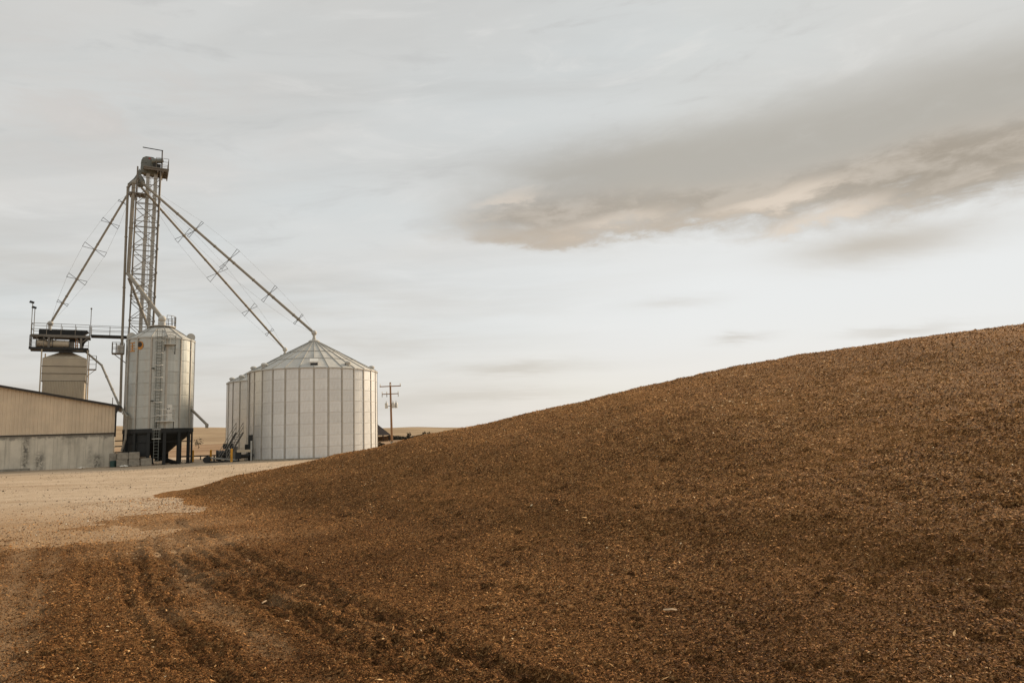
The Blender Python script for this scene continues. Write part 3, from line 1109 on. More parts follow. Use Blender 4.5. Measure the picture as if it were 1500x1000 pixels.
faces = [((-1, -1), (1, -1)), ((1, -1), (1, 1)), ((1, 1), (-1, 1)), ((-1, 1), (-1, -1))]
for k, zz in enumerate(levels):
    for (a, b) in faces:
        for dz in (0., .65):
            tube_obj('cross_bar', 'tower_steel', TW, corner(*a, zz + dz), corner(*b, zz + dz), .05, 4)
        z1 = levels[k + 1] if k + 1 < len(levels) else 33.9
        if z1 - zz - .65 > 1:
            tube_obj('diagonal_brace', 'tower_steel', TW, corner(*a, zz + .65), corner(*b, z1), .045, 4)
            tube_obj('diagonal_brace', 'tower_steel', TW, corner(*b, zz + .65), corner(*a, z1), .045, 4)
for (a, b) in faces:
    tube_obj('cross_bar', 'tower_steel', TW, corner(*a, 33.9), corner(*b, 33.9), .05, 4)
gm = MB().box(-.13, .13, -.02, .02, -.14, .14).mesh('gusset', 'tower_steel')
for zz in levels:
    for sx in (-1, 1):
        c = corner(sx, -1, zz + .3)
        link('gusset', gm, TW, (c[0], c[1] - .1, zz + .33))
# top platform
MB().box(-.35, 2.4, -1.45, 1.45, 35.16, 35.3).build('platform_deck', 'tower_steel', TW)
for yy in (-1.3, -.45, .45, 1.3):
    MB().box(-.3, 2.35, yy - .05, yy + .05, 34.95, 35.159).build('deck_beam', 'tower_steel', TW)
for xx in (1.2, 1.75, 2.3):
    MB().box(xx - .05, xx + .05, -1.4, 1.4, 34.72, 34.949).build('deck_joist', 'tower_steel', TW)
railing([(1.0, -1.4), (2.35, -1.4), (2.35, 1.4), (1.0, 1.4)], 35.3, 1.25, .025, .8, (.33, .66)).build('platform_railing', 'tower_steel', TW)
for sx, sy in ((1, -1), (1, 1), (-1, 1), (-1, -1)):
    tube_obj('leg_extension', 'tower_steel', TW, (leg_x(sx, 34.6), sy * hx, 34.6), (leg_x(sx, 34.6), sy * hx, 35.15), .085, 6)
# hoist davit
tube_obj('davit_post', 'dark_steel', TW, (1.62, -1.2, 35.3), (1.62, -1.2, 37.6), .07, 6)
tube_obj('davit_arm', 'dark_steel', TW, (1.7, -1.2, 37.6), (-.5, -1.2, 37.66), .06, 6)
tube_obj('davit_strut', 'dark_steel', TW, (1.62, -1.2, 36.5), (.9, -1.2, 35.7), .06, 6)
# small platform round the distributor
MB().box(-1.75, .0, -1.5, -.2, 31.72, 31.84).build('lower_deck', 'tower_steel', TW)
for xx in (-1.6, -1.1, -.6, -.15):
    MB().box(xx - .06, xx + .06, -1.45, -.25, 31.5, 31.719).build('deck_joist', 'tower_steel', TW)
railing([(-.0, -1.5), (-1.72, -1.5), (-1.72, -.25)], 31.84, 1.05, .022, .8).build('lower_railing', 'tower_steel', TW)
# ladder with hoops inside the tower
for xx in (.18, .52):
    tube_obj('ladder_rail', 'casing_steel', TW, (xx, .5, 0), (xx, .5, 35.1), .025, 4)
rm = MB().tube((-.17, 0, 0), (.17, 0, 0), .02, 4).mesh('rung', 'casing_steel')
for k in range(87):
    link('rung', rm, TW, (.35, .5, .4 + .4 * k))
hoop = MB()
for k in range(6):
    a0, a1 = (R(-100 + 200 * (k + j) / 6) for j in (0, 1))
    hoop.tube((.4 * math.sin(a0), -.3 - .36 * math.cos(a0), 0), (.4 * math.sin(a1), -.3 - .36 * math.cos(a1), 0), .02, 4)
hm_ = hoop.mesh('ladder_hoop', 'casing_steel')
for k in range(26):
    link('ladder_hoop', hm_, TW, (.35, .5, 3.2 + 1.25 * k))

# bucket elevator
BE = thing('bucket_elevator', 'bucket elevator with twin grey trunks and a rounded head at the tower top', 'elevator', (TX, TY, 0), FA)


def lean(zz):
    return -.22 + .40 * zz / 34.


tm = MB().box(-.19, .19, -.26, .26, 0, 2.8).box(-.24, .24, -.31, .31, 2.8, 2.9).mesh('trunk_section', 'casing_steel')
for xx in (.02, .84):
    for k in range(12):
        zz = 1.2 + 2.8 * k
        if k == 11:
            zz = 1.2 + 2.8 * 11 - .0
        link('trunk_section', tm, BE, (xx + lean(zz + 1.4) - .0, -.2, zz))
MB().box(-.5, 1.2, -.6, .3, 0, 1.2).build('boot', 'tower_steel', BE)
prof = [(-.55, 34.75), (1.15, 34.75), (1.15, 36.3), (.95, 36.68), (.65, 36.84), (-.1, 36.84), (-.45, 36.62), (-.6, 36.25), (-.66, 35.2)]
MB().poly([(a, -.55, b) for a, b in prof], (0, .8, 0)).build('head_hood', 'grey_paint', BE)
prof2 = [(-.6, 35.95), (.0, 36.0), (.0, 36.06), (-.64, 36.02)]
MB().poly([(a, -.58, b) for a, b in prof2], (0, .86, 0)).build('hood_flange', 'grey_paint', BE)
MB().poly([(.15, -.556, 36.55), (.55, -.556, 36.52), (.55, -.556, 36.66), (.2, -.556, 36.7)], (0, -.006, 0)).build('hood_sticker', 'red_paint', BE)
MB().tube((.45, -1.15, 36.1), (1.55, -1.0, 36.35), .3, 14).tube((1.55, -1.0, 36.35), (1.75, -.97, 36.4), .2, 12).build('drive_motor', 'grey_paint', BE, True)
MB().box(.7, 1.5, -1.3, -.7, 35.3, 35.8).build('motor_base', 'dark_steel', BE)
prof = [(-.78, 35.2), (-.5, 34.75), (-.75, 34.0), (-1.55, 33.1), (-1.95, 33.1), (-1.3, 33.9), (-.95, 34.6)]
MB().poly([(a, -.45, b) for a, b in prof], (0, .6, 0)).build('discharge_chute', 'grey_paint', BE)
MB().lathe([(.18, 34.3), (.5, 33.7), (.55, 33.3), (.3, 32.9)], 14, (-.62, -.5, 0)).build('distributor', 'grey_paint', BE, True)

# ------------------------------------------------------------------ spouts


def spout(name, label, pts, r, trusses=(), arm=1.1, ends=None, mat='pipe_steel', cables=True, group='grain spouts', flange=3.2, cap=0.):
    """a steel pipe run with bolted flanges, king-truss frames and tie cables"""
    p0 = Vector(pts[0])
    t = thing(name, label, 'spout', p0, 0., group)
    P = [Vector(p) - p0 for p in pts]
    for a, b in zip(P[:-1], P[1:]):
        tube_obj('pipe', mat, t, a, b, r, 12)
        L = (b - a).length
        n = int(L // flange)
        d = (b - a).normalized()
        for k in range(1, n):
            c = a + (b - a) * (k / n)
            tube_obj('flange', mat, t, c - d * .05, c + d * .05, r * 1.28, 12)
    for c in P[1:-1]:
        MB().ball(c, r * 1.18, 12, 8).build('elbow', mat, t, True)
    if cap:
        MB().ball(P[-1], cap, 14, 8).build('end_box', 'galvanized_roof', t, True)
        tube_obj('end_neck', 'casing_steel', t, P[-1], P[-1] - Vector((0, 0, .75)), r * 1.1, 10)
    if trusses:
        a, b = P[0], P[-1]
        d = (b - a).normalized()
        view = (p0 + (a + b) / 2).normalized()
        e = d.cross(view).normalized()
        e2 = d.cross(e).normalized()
        tips = {1: [a], -1: [a]}
        for f, s in trusses:
            c = a + (b - a) * f
            L = arm * s
            w = .36 * s
            fr = MB()
            q = {}
            for se in (-1, 1):
                for sw in (-1, 1):
                    q[se, sw] = c + e * (L * se) + (d * .85 + e2 * .5) * (w * sw)
            fr.tube(q[-1, -1], q[1, 1], .028, 5).tube(q[-1, 1], q[1, -1], .028, 5)
            fr.tube(q[-1, -1], q[-1, 1], .022, 5).tube(q[1, -1], q[1, 1], .022, 5)
            fr.build('truss_frame', 'dark_steel', t)
            tube_obj('clamp', mat, t, c - d * .07, c + d * .07, r * 1.4, 10)
            for se in (-1, 1):
                tips[se].append(c + e * (L * se))
        for se in (-1, 1):
            tips[se].append(b)
            for u, v in zip(tips[se][:-1], tips[se][1:]):
                tube_obj('tie_cable', 'tower_steel', t, u, v, .009, 4)
    return t


head = T(-.55, -.9, 33.0)
spout('grain_spout', 'long thin spout slanting down left from tower top to the square bin platform',
      [T(-1.95, -.3, 31.7), T(-8.87, -.6, 15.75)], .115, ((.06, .45), (.23, .85), (.44, 1.1), (.67, .9), (.85, .5)), 1.1, cap=.3)
spout('grain_spout', 'upper long spout slanting down right from tower to the nearer wide bin peak',
      [T(-.5, -1.0, 33.3), (-21.99, 75.15, 13.65)], .145, ((.33, .95), (.53, 1.15), (.755, .9), (.915, .55)), 1.25, cap=.3)
spout('grain_spout', 'lower of the two right-hand spouts, slanting from the tower to the half hidden wide bin',
      [T(-.45, -1.05, 32.6), (-29.3, 87.3, 13.5)], .13, ((.28, .95), (.51, 1.15), (.74, .85), (.885, .5)), 1.15, cap=.3)
spout('down_spout', 'thinner upright pipe down the left side of the lattice tower to the narrow bin',
      [T(-1.25, -.6, 33.6), T(-1.9, -.6, 32.6), T(-1.85, -.8, 14.2), T(-1.75, -1.0, 6.0)], .14, flange=6., group='upright tower pipes')
spout('down_spout', 'fatter upright pipe beside lattice tower, bending into a spout to the narrow bin roof',
      [T(-.9, -.9, 33.7), T(-1.3, -1.25, 33.0), T(-1.5, -1.25, 21.9), (-35.9, 69.2, 14.72)], .21, flange=4., cap=.38, group='upright tower pipes')
spout('grain_spout', 'short steep dark spout crossing the tower foot just behind the narrow bin roof',
      [T(-1.45, -.7, 21.5), T(.95, -1.4, 15.2), T(1.35, -1.6, 13.6)], .15, flange=2.4)

# ------------------------------------------------------------------ square bin with its platform
BX0, BX1, BD = -9.3, -5.24, 2.0
OB = thing('overhead_bin', 'square tan overhead bin with a low pyramid top rising behind the shed roof', 'bin', (TX, TY, 0), FA)
for z0, z1 in ((10.86, 11.7), (10.06, 10.84), (9.24, 10.04)):
    MB().box(BX0, BX1, -BD, BD, z0, z1).build('wall_band', 'tan_bin', OB)
    MB().box(BX0 - .05, BX1 + .05, -BD - .05, BD + .05, z0 - .035, z0 - .0).build('band_rib', 'brown_trim', OB)
m = MB()
n = 26
for k in range(n):
    a = BX0 + .12 + (BX1 - BX0 - .24) * k / n
    w = (BX1 - BX0 - .24) / n
    m.poly([(a, -BD, .0), (a + w * .25, -BD - .05, .0), (a + w * .6, -BD - .05, .0), (a + w * .85, -BD, .0), (a + w, -BD, 0), (a + w, -BD + .03, 0), (a, -BD + .03, 0)], (0, 0, 9.2))
m.build('ribbed_sheeting', 'tan_bin', OB)['kind'] = 'stuff'
MB().box(BX0 + .1, BX1 - .1, -BD + .04, BD, 0, 9.2).build('lower_wall', 'tan_bin', OB)
for xx in (BX0 - .1, BX1 + .1):
    for yy in (-BD - .02, BD):
        MB().box(xx - .06, xx + .06, yy - .06, yy + .06, 0, 12.66).build('post', 'tan_bin', OB)
cxm = (BX0 + BX1) / 2
MB().poly([(BX0, -BD, 11.7), (BX1, -BD, 11.7), (BX1, BD, 11.7), (BX0, BD, 11.7)], (0, 0, .02)).build('roof_curb', 'brown_trim', OB)
pm = MB()
pm.v = [(BX0, -BD, 11.722), (BX1, -BD, 11.722), (BX1, BD, 11.722), (BX0, BD, 11.722), (cxm - .5, -.5, 12.6), (cxm + .5, -.5, 12.6), (cxm + .5, .5, 12.6), (cxm - .5, .5, 12.6)]
pm.f = [(0, 1, 5, 4), (1, 2, 6, 5), (2, 3, 7, 6), (3, 0, 4, 7), (4, 5, 6, 7), (3, 2, 1, 0)]
pm.build('pyramid_roof', 'tan_bin', OB)
MB().lathe([(.4, 12.58), (.4, 12.8)], 14, (cxm, 0, 0)).build('inlet_collar', 'grey_duct', OB, True)
# side ladder landing at the right
MB().box(BX1 + .22, BX1 + .95, -1.6, -.6, 10.55, 10.62).build('landing', 'tower_steel', OB)
railing([(BX1 + .25, -1.58), (BX1 + .93, -1.58), (BX1 + .93, -.62)], 10.62, 1.5, .025, .7, (.35, .7)).build('landing_railing', 'tower_steel', OB)
tube_obj('landing_strut', 'tower_steel', OB, (BX1 + .9, -1.5, 10.55), (BX1 + .1, -1.5, 9.8), .03, 5)

SP = thing('service_platform', 'two level dark steel platform with railings standing on top of the square bin', 'platform', (TX, TY, 0), FA)
MB().box(-10.62, -5.1, -1.7, .2, 12.78, 12.9).build('lower_deck', 'dark_steel', SP)
for yy in (-1.72, .24):
    MB().box(-10.62, -5.1, yy - .05, yy + .05, 12.68, 12.95).build('deck_beam', 'dark_steel', SP)
MB().box(-9.35, -5.1, -1.9, -1.8, 12.4, 12.56).build('lower_beam', 'dark_steel', SP)
MB().box(-10.5, -5.0, -1.5, .3, 14.22, 14.33).build('upper_deck', 'dark_steel', SP)
for yy in (-1.54, .34):
    MB().box(-10.5, -5.0, yy - .05, yy + .05, 14.1, 14.38).build('deck_beam', 'tower_steel', SP)
for xx in (-8.85, -5.85):
    for yy in (-1.5, .1):
        MB().box(xx - .1, xx + .1, yy - .1, yy + .1, 12.9, 14.05).build('post', 'tower_steel', SP)
        for s in (-1, 1):
            tube_obj('knee_brace', 'tower_steel', SP, (xx, yy, 13.5), (xx + s * .55, yy, 14.06), .05, 5)
railing([(-5.1, -1.5), (-10.45, -1.5), (-10.45, .3), (-5.1, .3)], 14.35, 1.25, .028, 1.35).build('upper_railing', 'tower_steel', SP)
railing([(-9.3, -1.68), (-10.58, -1.68), (-10.58, .2), (-9.3, .2)], 12.9, 1.35, .03, .7, (.33, .66)).build('lower_railing', 'tower_steel', SP)
railing([(-8.7, .2), (-5.2, .2)], 12.9, 1.1, .025, 1.2).build('back_railing', 'tower_steel', SP)
MB().poly([(-9.75, -.5, 14.2), (-9.05, -.5, 14.2), (-9.55, -.5, 13.55), (-10.05, -.5, 13.5)], (0, 1, 0)).build('transfer_chute', 'black_paint', SP)
MB().lathe([(.12, 13.05), (.2, 13.5), (.48, 13.95), (.48, 14.2)], 12, (-5.75, -.9, 0)).build('hopper_funnel', 'black_paint', SP, True)

CV = thing('drag_conveyor', 'long black covered conveyor trough lying along the upper deck over the square bin', 'conveyor', (TX, TY, 0), FA)
MB().poly([(-9.9, -.55, 14.5), (-5.75, -.55, 14.5), (-5.2, -.55, 14.95), (-5.35, -.55, 15.08), (-9.9, -.55, 15.08)], (0, 1.0, 0)).build('trough', 'black_paint', CV)
for xx in (-9.0, -7.9, -6.6):
    MB().box(xx - .04, xx + .04, -.58, .48, 14.5, 15.12).build('trough_band', 'dark_steel', CV)
for xx in (-9.6, -7.6, -5.9):
    MB().box(xx - .06, xx + .06, -.5, .4, 14.33, 14.5).build('foot', 'dark_steel', CV)
DR = thing('cleaner_drum', 'tan horizontal cleaner drum lying on the lower deck over the square bin', 'drum', (TX, TY, 0), FA)
MB().tube((-10.0, -1.0, 13.42), (-6.95, -1.0, 13.38), .40, 20).build('drum_shell', 'tan_bin', DR, True)
for xx in (-10.02, -8.5, -6.97):
    MB().tube((xx - .04, -1.0, 13.41), (xx + .04, -1.0, 13.41), .425, 20).build('drum_band', 'tower_steel', DR, True)
for xx in (-9.5, -7.4):
    MB().box(xx - .1, xx + .1, -1.35, -.65, 12.9, 13.1).build('foot', 'dark_steel', DR)
MT = thing('drive_motor', 'small dark motor on a stand at the right end of the tan drum', 'motor', T(-6.7, -1.0, 12.9), FA)
MB().box(-.2, .2, -.2, .2, 0, .75).build('stand', 'tower_steel', MT)
MB().tube((-.28, 0, .92), (.3, 0, .92), .17, 10).build('motor_body', 'dark_steel', MT, True)
OP = thing('orange_guard', 'narrow orange guard frame standing right of the drum motor', 'guard', T(-6.28, -1.1, 12.9), FA)
for xx in (-.1, .1):
    tube_obj('upright', 'orange_paint', OP, (xx, 0, 0), (xx, 0, 1.15), .05, 6)
for zz in (.35, .75, 1.12):
    tube_obj('cross_bar', 'orange_paint', OP, (-.1, 0, zz), (.1, 0, zz), .035, 5)


def mast(label, p, z1, head):
    t = thing('lamp_mast', label, 'lamp', T(*p), FA, 'lamp masts on the bin platform')
    h = z1 - p[2]
    tube_obj('pole', 'pole_wood' if False else 'tower_steel', t, (0, 0, 0), (0, 0, h), .035, 6)
    if head:
        MB().poly([(-.32, -.12, h - .02), (.1, -.12, h - .12), (.16, -.12, h + .06), (-.22, -.12, h + .2)], (0, .24, 0)).build('lamp_head', 'black_paint', t)
    else:
        MB().ball((0, 0, h), .1, 8, 6).build('lamp_head', 'tower_steel', t)
    return t


mast('taller of two thin lamp masts at the left end of the upper platform', (-10.5, -1.55, 14.1), 17.85, True)
mast('shorter of two thin lamp masts at the left end of the upper platform', (-10.28, -1.45, 14.1), 17.3, True)
mast('single thin mast with a small tip at the right end of the upper platform', (-5.0, -1.5, 14.1), 17.5, False)

CW = thing('catwalk', 'narrow railed catwalk bridging from the square bin platform to the lattice tower', 'catwalk', (TX, TY, 0), FA)
MB().box(-4.98, -1.25, -.5, .5, 14.5, 14.6).build('deck', 'dark_steel', CW)
for yy in (-.54, .54):
    MB().box(-4.98, -1.25, yy - .04, yy + .04, 14.42, 14.66).build('deck_beam', 'dark_steel', CW)
    railing([(-4.95, yy), (-1.3, yy)], 14.66, 1.05, .024, 1.8).build('railing', 'tower_steel', CW)

spout('drain_spout', 'thin pipe running from the bin platform down past the shed eave to the concrete blocks',
      [T(-5.75, -.9, 13.2), T(-5.7, -1.2, 12.9), T(-3.75, -2.2, 11.0), (-39.4, 68.0, 6.19), (-37.44, 66.2, 4.73), (-37.46, 66.1, 2.57), (-37.78, 66.1, 1.45)], .11, flange=3.)

# ------------------------------------------------------------------ shed
SH = thing('shed', 'tan ribbed metal shed on a stained concrete wall at the left edge', 'shed', (-39.1, 67.0, 0), FA)
SX0, SDP = -17.6, 10.4
CZ = 3.16


def eave_z(xx):
    return 5.84 + (-xx) * .205 if xx > -15.0 else 5.84 + 15 * .205 - (-15.0 - xx) * .205


k = 0
xx = 0.
pw = 1.22
while xx > SX0 + .05:
    x0 = max(SX0, xx - pw)
    MB().box(x0 + .007, xx - .007, .0, .25, -.35, CZ).build('concrete_panel', 'stained_concrete', SH)
    xx = x0
MB().box(SX0, -.02, .03, .24, -.35, CZ - .02).build('joint_filler', 'block_concrete', SH)
for z_ in (1.05, 2.1):
    MB().box(SX0, -.01, -.004, .0, z_ - .012, z_ + .012).build('form_line', 'stained_concrete', SH)
MB().box(-.25, 0, .26, SDP, -.35, CZ).build('side_wall', 'stained_concrete', SH)
MB().box(SX0, 0, SDP + .003, SDP + .2, -.35, CZ).build('back_wall', 'stained_concrete', SH)
MB().box(SX0, -6.6, -.22, -.004, -.3, .22).build('wall_footing', 'block_concrete', SH)
MB().box(SX0, .02, -.09, .12, CZ + .003, CZ + .1).build('base_trim', 'brown_trim', SH)
# ribbed sheets, 0.9 m wide with raised ribs
sw = .9
xx = -.1
while xx > SX0 + .05:
    x0 = max(SX0, xx - sw)
    m = MB()
    z0 = CZ + .102
    m.poly([(x0 + .002, -.0, z0), (xx - .002, -.0, z0), (xx - .002, .0, eave_z(xx) - .02), (x0 + .002, .0, eave_z(x0) - .02)], (0, .03, 0))
    for q in range(3):
        c = xx - (q + .5) * sw / 3
        if c < x0 + .1:
            continue
        i = len(m.v)
        zt = eave_z(c) - .05
        m.v += [(c - .06, -.001, z0), (c - .028, -.045, z0), (c + .028, -.045, z0), (c + .06, -.001, z0), (c - .06, -.001, zt), (c - .028, -.045, zt), (c + .028, -.045, zt), (c + .06, -.001, zt)]
        m.f += [(i, i + 1, i + 5, i + 4), (i + 1, i + 2, i + 6, i + 5), (i + 2, i + 3, i + 7, i + 6)]
    m.build('cladding_sheet', 'tan_cladding', SH)
    xx = x0
MB().box(-.1, .02, -.06, .06, CZ + .102, eave_z(0) - .03).build('corner_trim', 'tan_cladding', SH)
MB().box(-.06, .16, .062, .4, CZ - .3, eave_z(0) - .12).build('downpipe', 'brown_trim', SH)
MB().box(-.04, 0, .41, SDP, CZ, eave_z(0) - .05).build('side_cladding', 'tan_cladding', SH)
MB().poly([(SX0, SDP, CZ), (-.05, SDP, CZ), (-.05, SDP, eave_z(0) - .04), (-15, SDP, eave_z(-15) - .04), (SX0, SDP, eave_z(SX0) - .04)], (0, .03, 0)).build('back_cladding', 'tan_cladding', SH)
for (xa, xb) in ((.42, -15.0), (-15.0, SX0 - .3)):
    za = eave_z(xa) if xa <= 0 else eave_z(0) - .42 * .205
    zb = eave_z(xb)
    MB().poly([(xa, -.32, za), (xb, -.32, zb), (xb, -.32, zb + .1), (xa, -.32, za + .1)], (0, SDP + .6, 0)).build('roof', 'dark_roof', SH)
    MB().poly([(xa, -.38, za - .08), (xb, -.38, zb - .08), (xb, -.38, zb + .14), (xa, -.38, za + .14)], (0, .058, 0)).build('gable_fascia', 'brown_trim', SH)
za = eave_z(0) - .42 * .205
MB().box(.424, .56, -.34, SDP + .3, za - .12, za + .1).build('gutter', 'brown_trim', SH)
MB().poly([(.02, -.31, za - .04), (.42, -.31, za - .04), (.02, -.31, za - .95)], (0, .3, 0)).build('eave_bracket', 'brown_trim', SH)
# floodlight under the eave corner
EL = thing('floodlight', 'small pale floodlight on a curved arm at the shed eave corner', 'lamp', (-38.75, 67.0, 5.3), FA)
tube_obj('arm', 'tower_steel', EL, (.0, .0, .0), (.45, -.25, -.18), .035, 6)
MB().ball((.5, -.28, -.2), .2, 12, 8, .8).build('lamp_head', 'white_paint', EL, True)
SR = thing('vent_stub', 'short thin vent rod standing on the shed roof near the eave', 'vent', (-39.55, 67.3, 5.95), FA)
tube_obj('rod', 'pipe_steel', SR, (0, 0, 0), (0, 0, .75), .035, 6)

# ------------------------------------------------------------------ yard objects


def block(label, loc, rot, sx, sy, sz):
    b = bpy.data.meshes.new('concrete_block')
    bm = bmesh.new()
    bmesh.ops.create_cube(bm, size=1.)
    bmesh.ops.scale(bm, vec=(sx, sy, sz), verts=bm.verts)
    bmesh.ops.bevel(bm, geom=bm.edges[:], offset=.045, segments=2, affect='EDGES')
    bmesh.ops.translate(bm, vec=(0, 0, sz / 2), verts=bm.verts)
    for v in bm.verts:
        v.co += Vector((random.uniform(-.012, .012), random.uniform(-.012, .012), random.uniform(-.01, .01) if v.co.z > .1 else 0))
    bm.to_mesh(b)
    bm.free()
    b.materials.append(MATS['block_concrete'])
    o = link('concrete_block', b, None, loc, rot)
    return tag(o, label, 'concrete block', 'stacked concrete blocks')


BR = R(29)
bx, by = -37.0, 64.9
c_, s_ = math.cos(BR), math.sin(BR)
bp = lambda u, v, z: (bx + c_ * u - s_ * v, by + s_ * u + c_ * v, z)
block('lower left concrete block in the four block stack beside the shed', bp(0, 0, 0), BR, .93, .7, .66)
block('upper left concrete block in the four block stack beside the shed', bp(.02, .02, .662), BR + .015, .93, .7, .66)
block('lower right concrete block in the four block stack beside the shed', bp(.98, .02, 0), BR - .01, .93, .7, .66)
block('upper right concrete block in the four block stack beside the shed', bp(.97, .03, .662), BR - .02, .93, .7, .66)
block('single low concrete block lying right of the block stack under the narrow bin', bp(1.98, -.02, 0), BR + .03, .95, .7, .72)
block('dark concrete block half hidden between the shed corner and the stack', bp(-.78, .75, 0), BR, .62, .7, 1.3)
block('small broken concrete lump in front of the block stack foot', bp(.95, -.65, 0), .6, .42, .3, .26)

m = MB()
m.lathe([(.26, 0), (.3, .55), (.3, .6), (.22, .6), (.2, .1)], 14)
tag(m.build('bucket', 'teal_plastic', None, True), 'small dark teal bucket on the gravel at the shed corner', 'bucket').location = (-37.75, 64.75, 0)

# scraps of pale rag
for label, loc, s in (('crumpled white rag lying on gravel below the concrete wall', (-39.9, 63.4, .0), .3), ('pale scrap of sheet lying against the concrete block stack', (-36.4, 64.15, .0), .34)):
    bm = bmesh.new()
    bmesh.ops.create_grid(bm, x_segments=7, y_segments=5, size=.5)
    for v in bm.verts:
        v.co.x *= s * 2.0
        v.co.y *= s * 1.2
        v.co.z = .05 + s * (.55 * random.random()) * (1 - abs(v.co.x / s) * .6)
    me = bpy.data.meshes.new('rag')
    bm.to_mesh(me)
    bm.free()
    me.materials.append(MATS['pale_cloth'])
    me.shade_smooth()
    tag(link('rag', me, None, loc, .4), label, 'rag', 'pale scraps on the gravel')


def bollard(label, loc, h):
    t = thing('bollard', label, 'bollard', loc, 0., 'yellow steel bollards')
    MB().lathe([(.11, -.1), (.11, h - .05), (.07, h), (.01, h + .015)], 14).build('post', 'yellow_paint', t, True)
    MB().lathe([(.19, -.1), (.19, .035), (.111, .05)], 14).build('footing', 'block_concrete', t)
    return t


bollard('yellow bollard standing just right of the narrow bin legs', (-33.5, 71.6, 0), 1.25)
bollard('yellow bollard standing midway between the narrow bin and the wide bins', (-32.85, 74.35, 0), 1.2)
bollard('yellow bollard standing in front of the gap between the two wide bins', (-27.5, 66.8, 0), 1.32)

BRL = thing('barrier_rail', 'low dark pipe barrier running behind the yellow bollards', 'barrier', (-40.5, 82.5, 0), R(1))
tube_obj('rail', 'dark_steel', BRL, (0, 0, .42), (8.2, 0, .42), .085, 8)
for xx in (.3, 2.8, 5.3, 7.9):
    tube_obj('post', 'dark_steel', BRL, (xx, 0, -.1), (xx, 0, .42), .06, 6)
FN = thing('pipe_fence', 'dark three rail pipe fence glimpsed between the shed and the narrow bin', 'fence', (-49.5, 81.5, 0), R(20))
for zz in (1.2, 1.9, 2.55):
    tube_obj('rail', 'dark_steel', FN, (0, 0, zz), (6.5, 0, zz), .07, 6)
for xx in (.2, 3.2, 6.2):
    tube_obj('post', 'dark_steel', FN, (xx, 0, -.1), (xx, 0, 2.7), .08, 6)

# aeration fan at the foot of the far wide bin
FB = thing('aeration_fan', 'dark aeration fan and grey duct at the foot of the half hidden bin', 'fan', (-30.5, 72.6, 0), R(24))
MB().tube((-.75, 0, .62), (.05, 0, .62), .48, 16).build('fan_housing', 'black_paint', FB, True)
MB().tube((-.95, 0, .62), (-.75, 0, .62), .54, 16).build('inlet_ring', 'dark_steel', FB, True)
MB().poly([(.05, -.42, .22), (1.15, -.42, .1), (1.15, -.42, 1.5), (.05, -.42, 1.1)], (0, .84, 0)).build('duct', 'grey_duct', FB)
for xx in (-.7, -.05):
    MB().box(xx - .06, xx + .06, -.4, .4, 0, .2).build('foot', 'dark_steel', FB)
SBX = thing('switch_box', 'two dark switch boxes on a post beside the aeration fan', 'switch box', (-30.0, 72.0, 0), R(20))
tube_obj('post', 'dark_steel', SBX, (0, 0, 0), (0, 0, 1.75), .06, 6)
for xx in (-.32, .32):
    MB().box(xx - .2, xx + .2, -.12, .12, 1.25, 1.8).build('box', 'black_paint', SBX)
MB().box(-.5, .5, -.03, .03, 1.45, 1.52).build('box_bracket', 'dark_steel', SBX)
LD = thing('loading_ramp', 'low pale metal hopper ramp on dark skids left of the front bollard', 'ramp', (-28.9, 68.4, 0), R(20))
MB().poly([(-1.2, -.5, .42), (1.2, -.5, .1), (1.2, -.5, .2), (-1.2, -.5, .56)], (0, 1.0, 0)).build('tray', 'grey_duct', LD)
for yy in (-.5, .42):
    MB().box(-1.5, 1.4, yy, yy + .09, .0, .14).build('skid', 'dark_steel', LD)
for xx in (-1.35, -.9):
    MB().box(xx - .05, xx + .05, -.45, .45, .141, .62).build('upright', 'dark_steel', LD)
tube_obj('axle', 'dark_steel', LD, (-1.55, -.65, .32), (-1.55, .65, .32), .06, 8)
for yy in (-.7, .6):
    MB().tube((-1.55, yy, .32), (-1.55, yy + .12, .32), .32, 14).build('wheel', 'black_paint', LD, True)
# inclined stair with handrails between the two wide bins
ST = thing('steel_stair', 'inclined steel stair with handrails climbing between the two wide bins', 'stair', (-29.1, 68.3, 0), R(80))
for yy in (-.4, .4):
    MB().poly([(0, yy - .03, .0), (.3, yy - .03, 0), (3.2, yy - .03, 2.9), (2.9, yy - .03, 2.9)], (0, .06, 0)).build('stringer', 'tower_steel', ST)
    for dz in (.55, 1.0):
        tube_obj('handrail', 'tower_steel', ST, (.15, yy, dz), (3.05, yy, 2.9 + dz), .03, 5)
    for k in range(3):
        u = k / 2
        tube_obj('handrail_post', 'tower_steel', ST, (.15 + 2.9 * u, yy, 2.9 * u), (.15 + 2.9 * u, yy, 2.9 * u + 1.0), .025, 5)
tr = MB().box(-.14, .14, -.37, .37, -.02, .02).mesh('tread', 'dark_steel')
for k in range(11):
    link('tread', tr, ST, (.28 + .255 * k, 0, .16 + .255 * k))
# dark unloading auger lying under the stair
UA = thing('unload_auger', 'dark unloading auger and gearbox in the gap between the wide bins', 'auger', (-27.2, 69.4, 0), R(16))
MB().tube((-.6, 0, .5), (1.5, 1.2, .55), .2, 12).build('auger_tube', 'dark_steel', UA, True)
MB().box(-.9, -.4, -.3, .3, .25, 1.0).build('gearbox', 'black_paint', UA)
MB().box(-.75, .55, -.42, -.38, .9, 1.15).build('belt_guard', 'tan_bin', UA)
for xx, yy in ((-.6, -.2), (1.2, 1.0)):
    MB().box(xx - .05, xx + .05, yy - .05, yy + .4, 0, .3).build('foot', 'dark_steel', UA)
tube_obj('upright_pipe', 'casing_steel', UA, (.55, .2, 0), (.55, .2, 2.0), .09, 10)
MB().box(.2, .9, .8, 1.3, 0, 2.6).build('shroud', 'black_paint', UA)

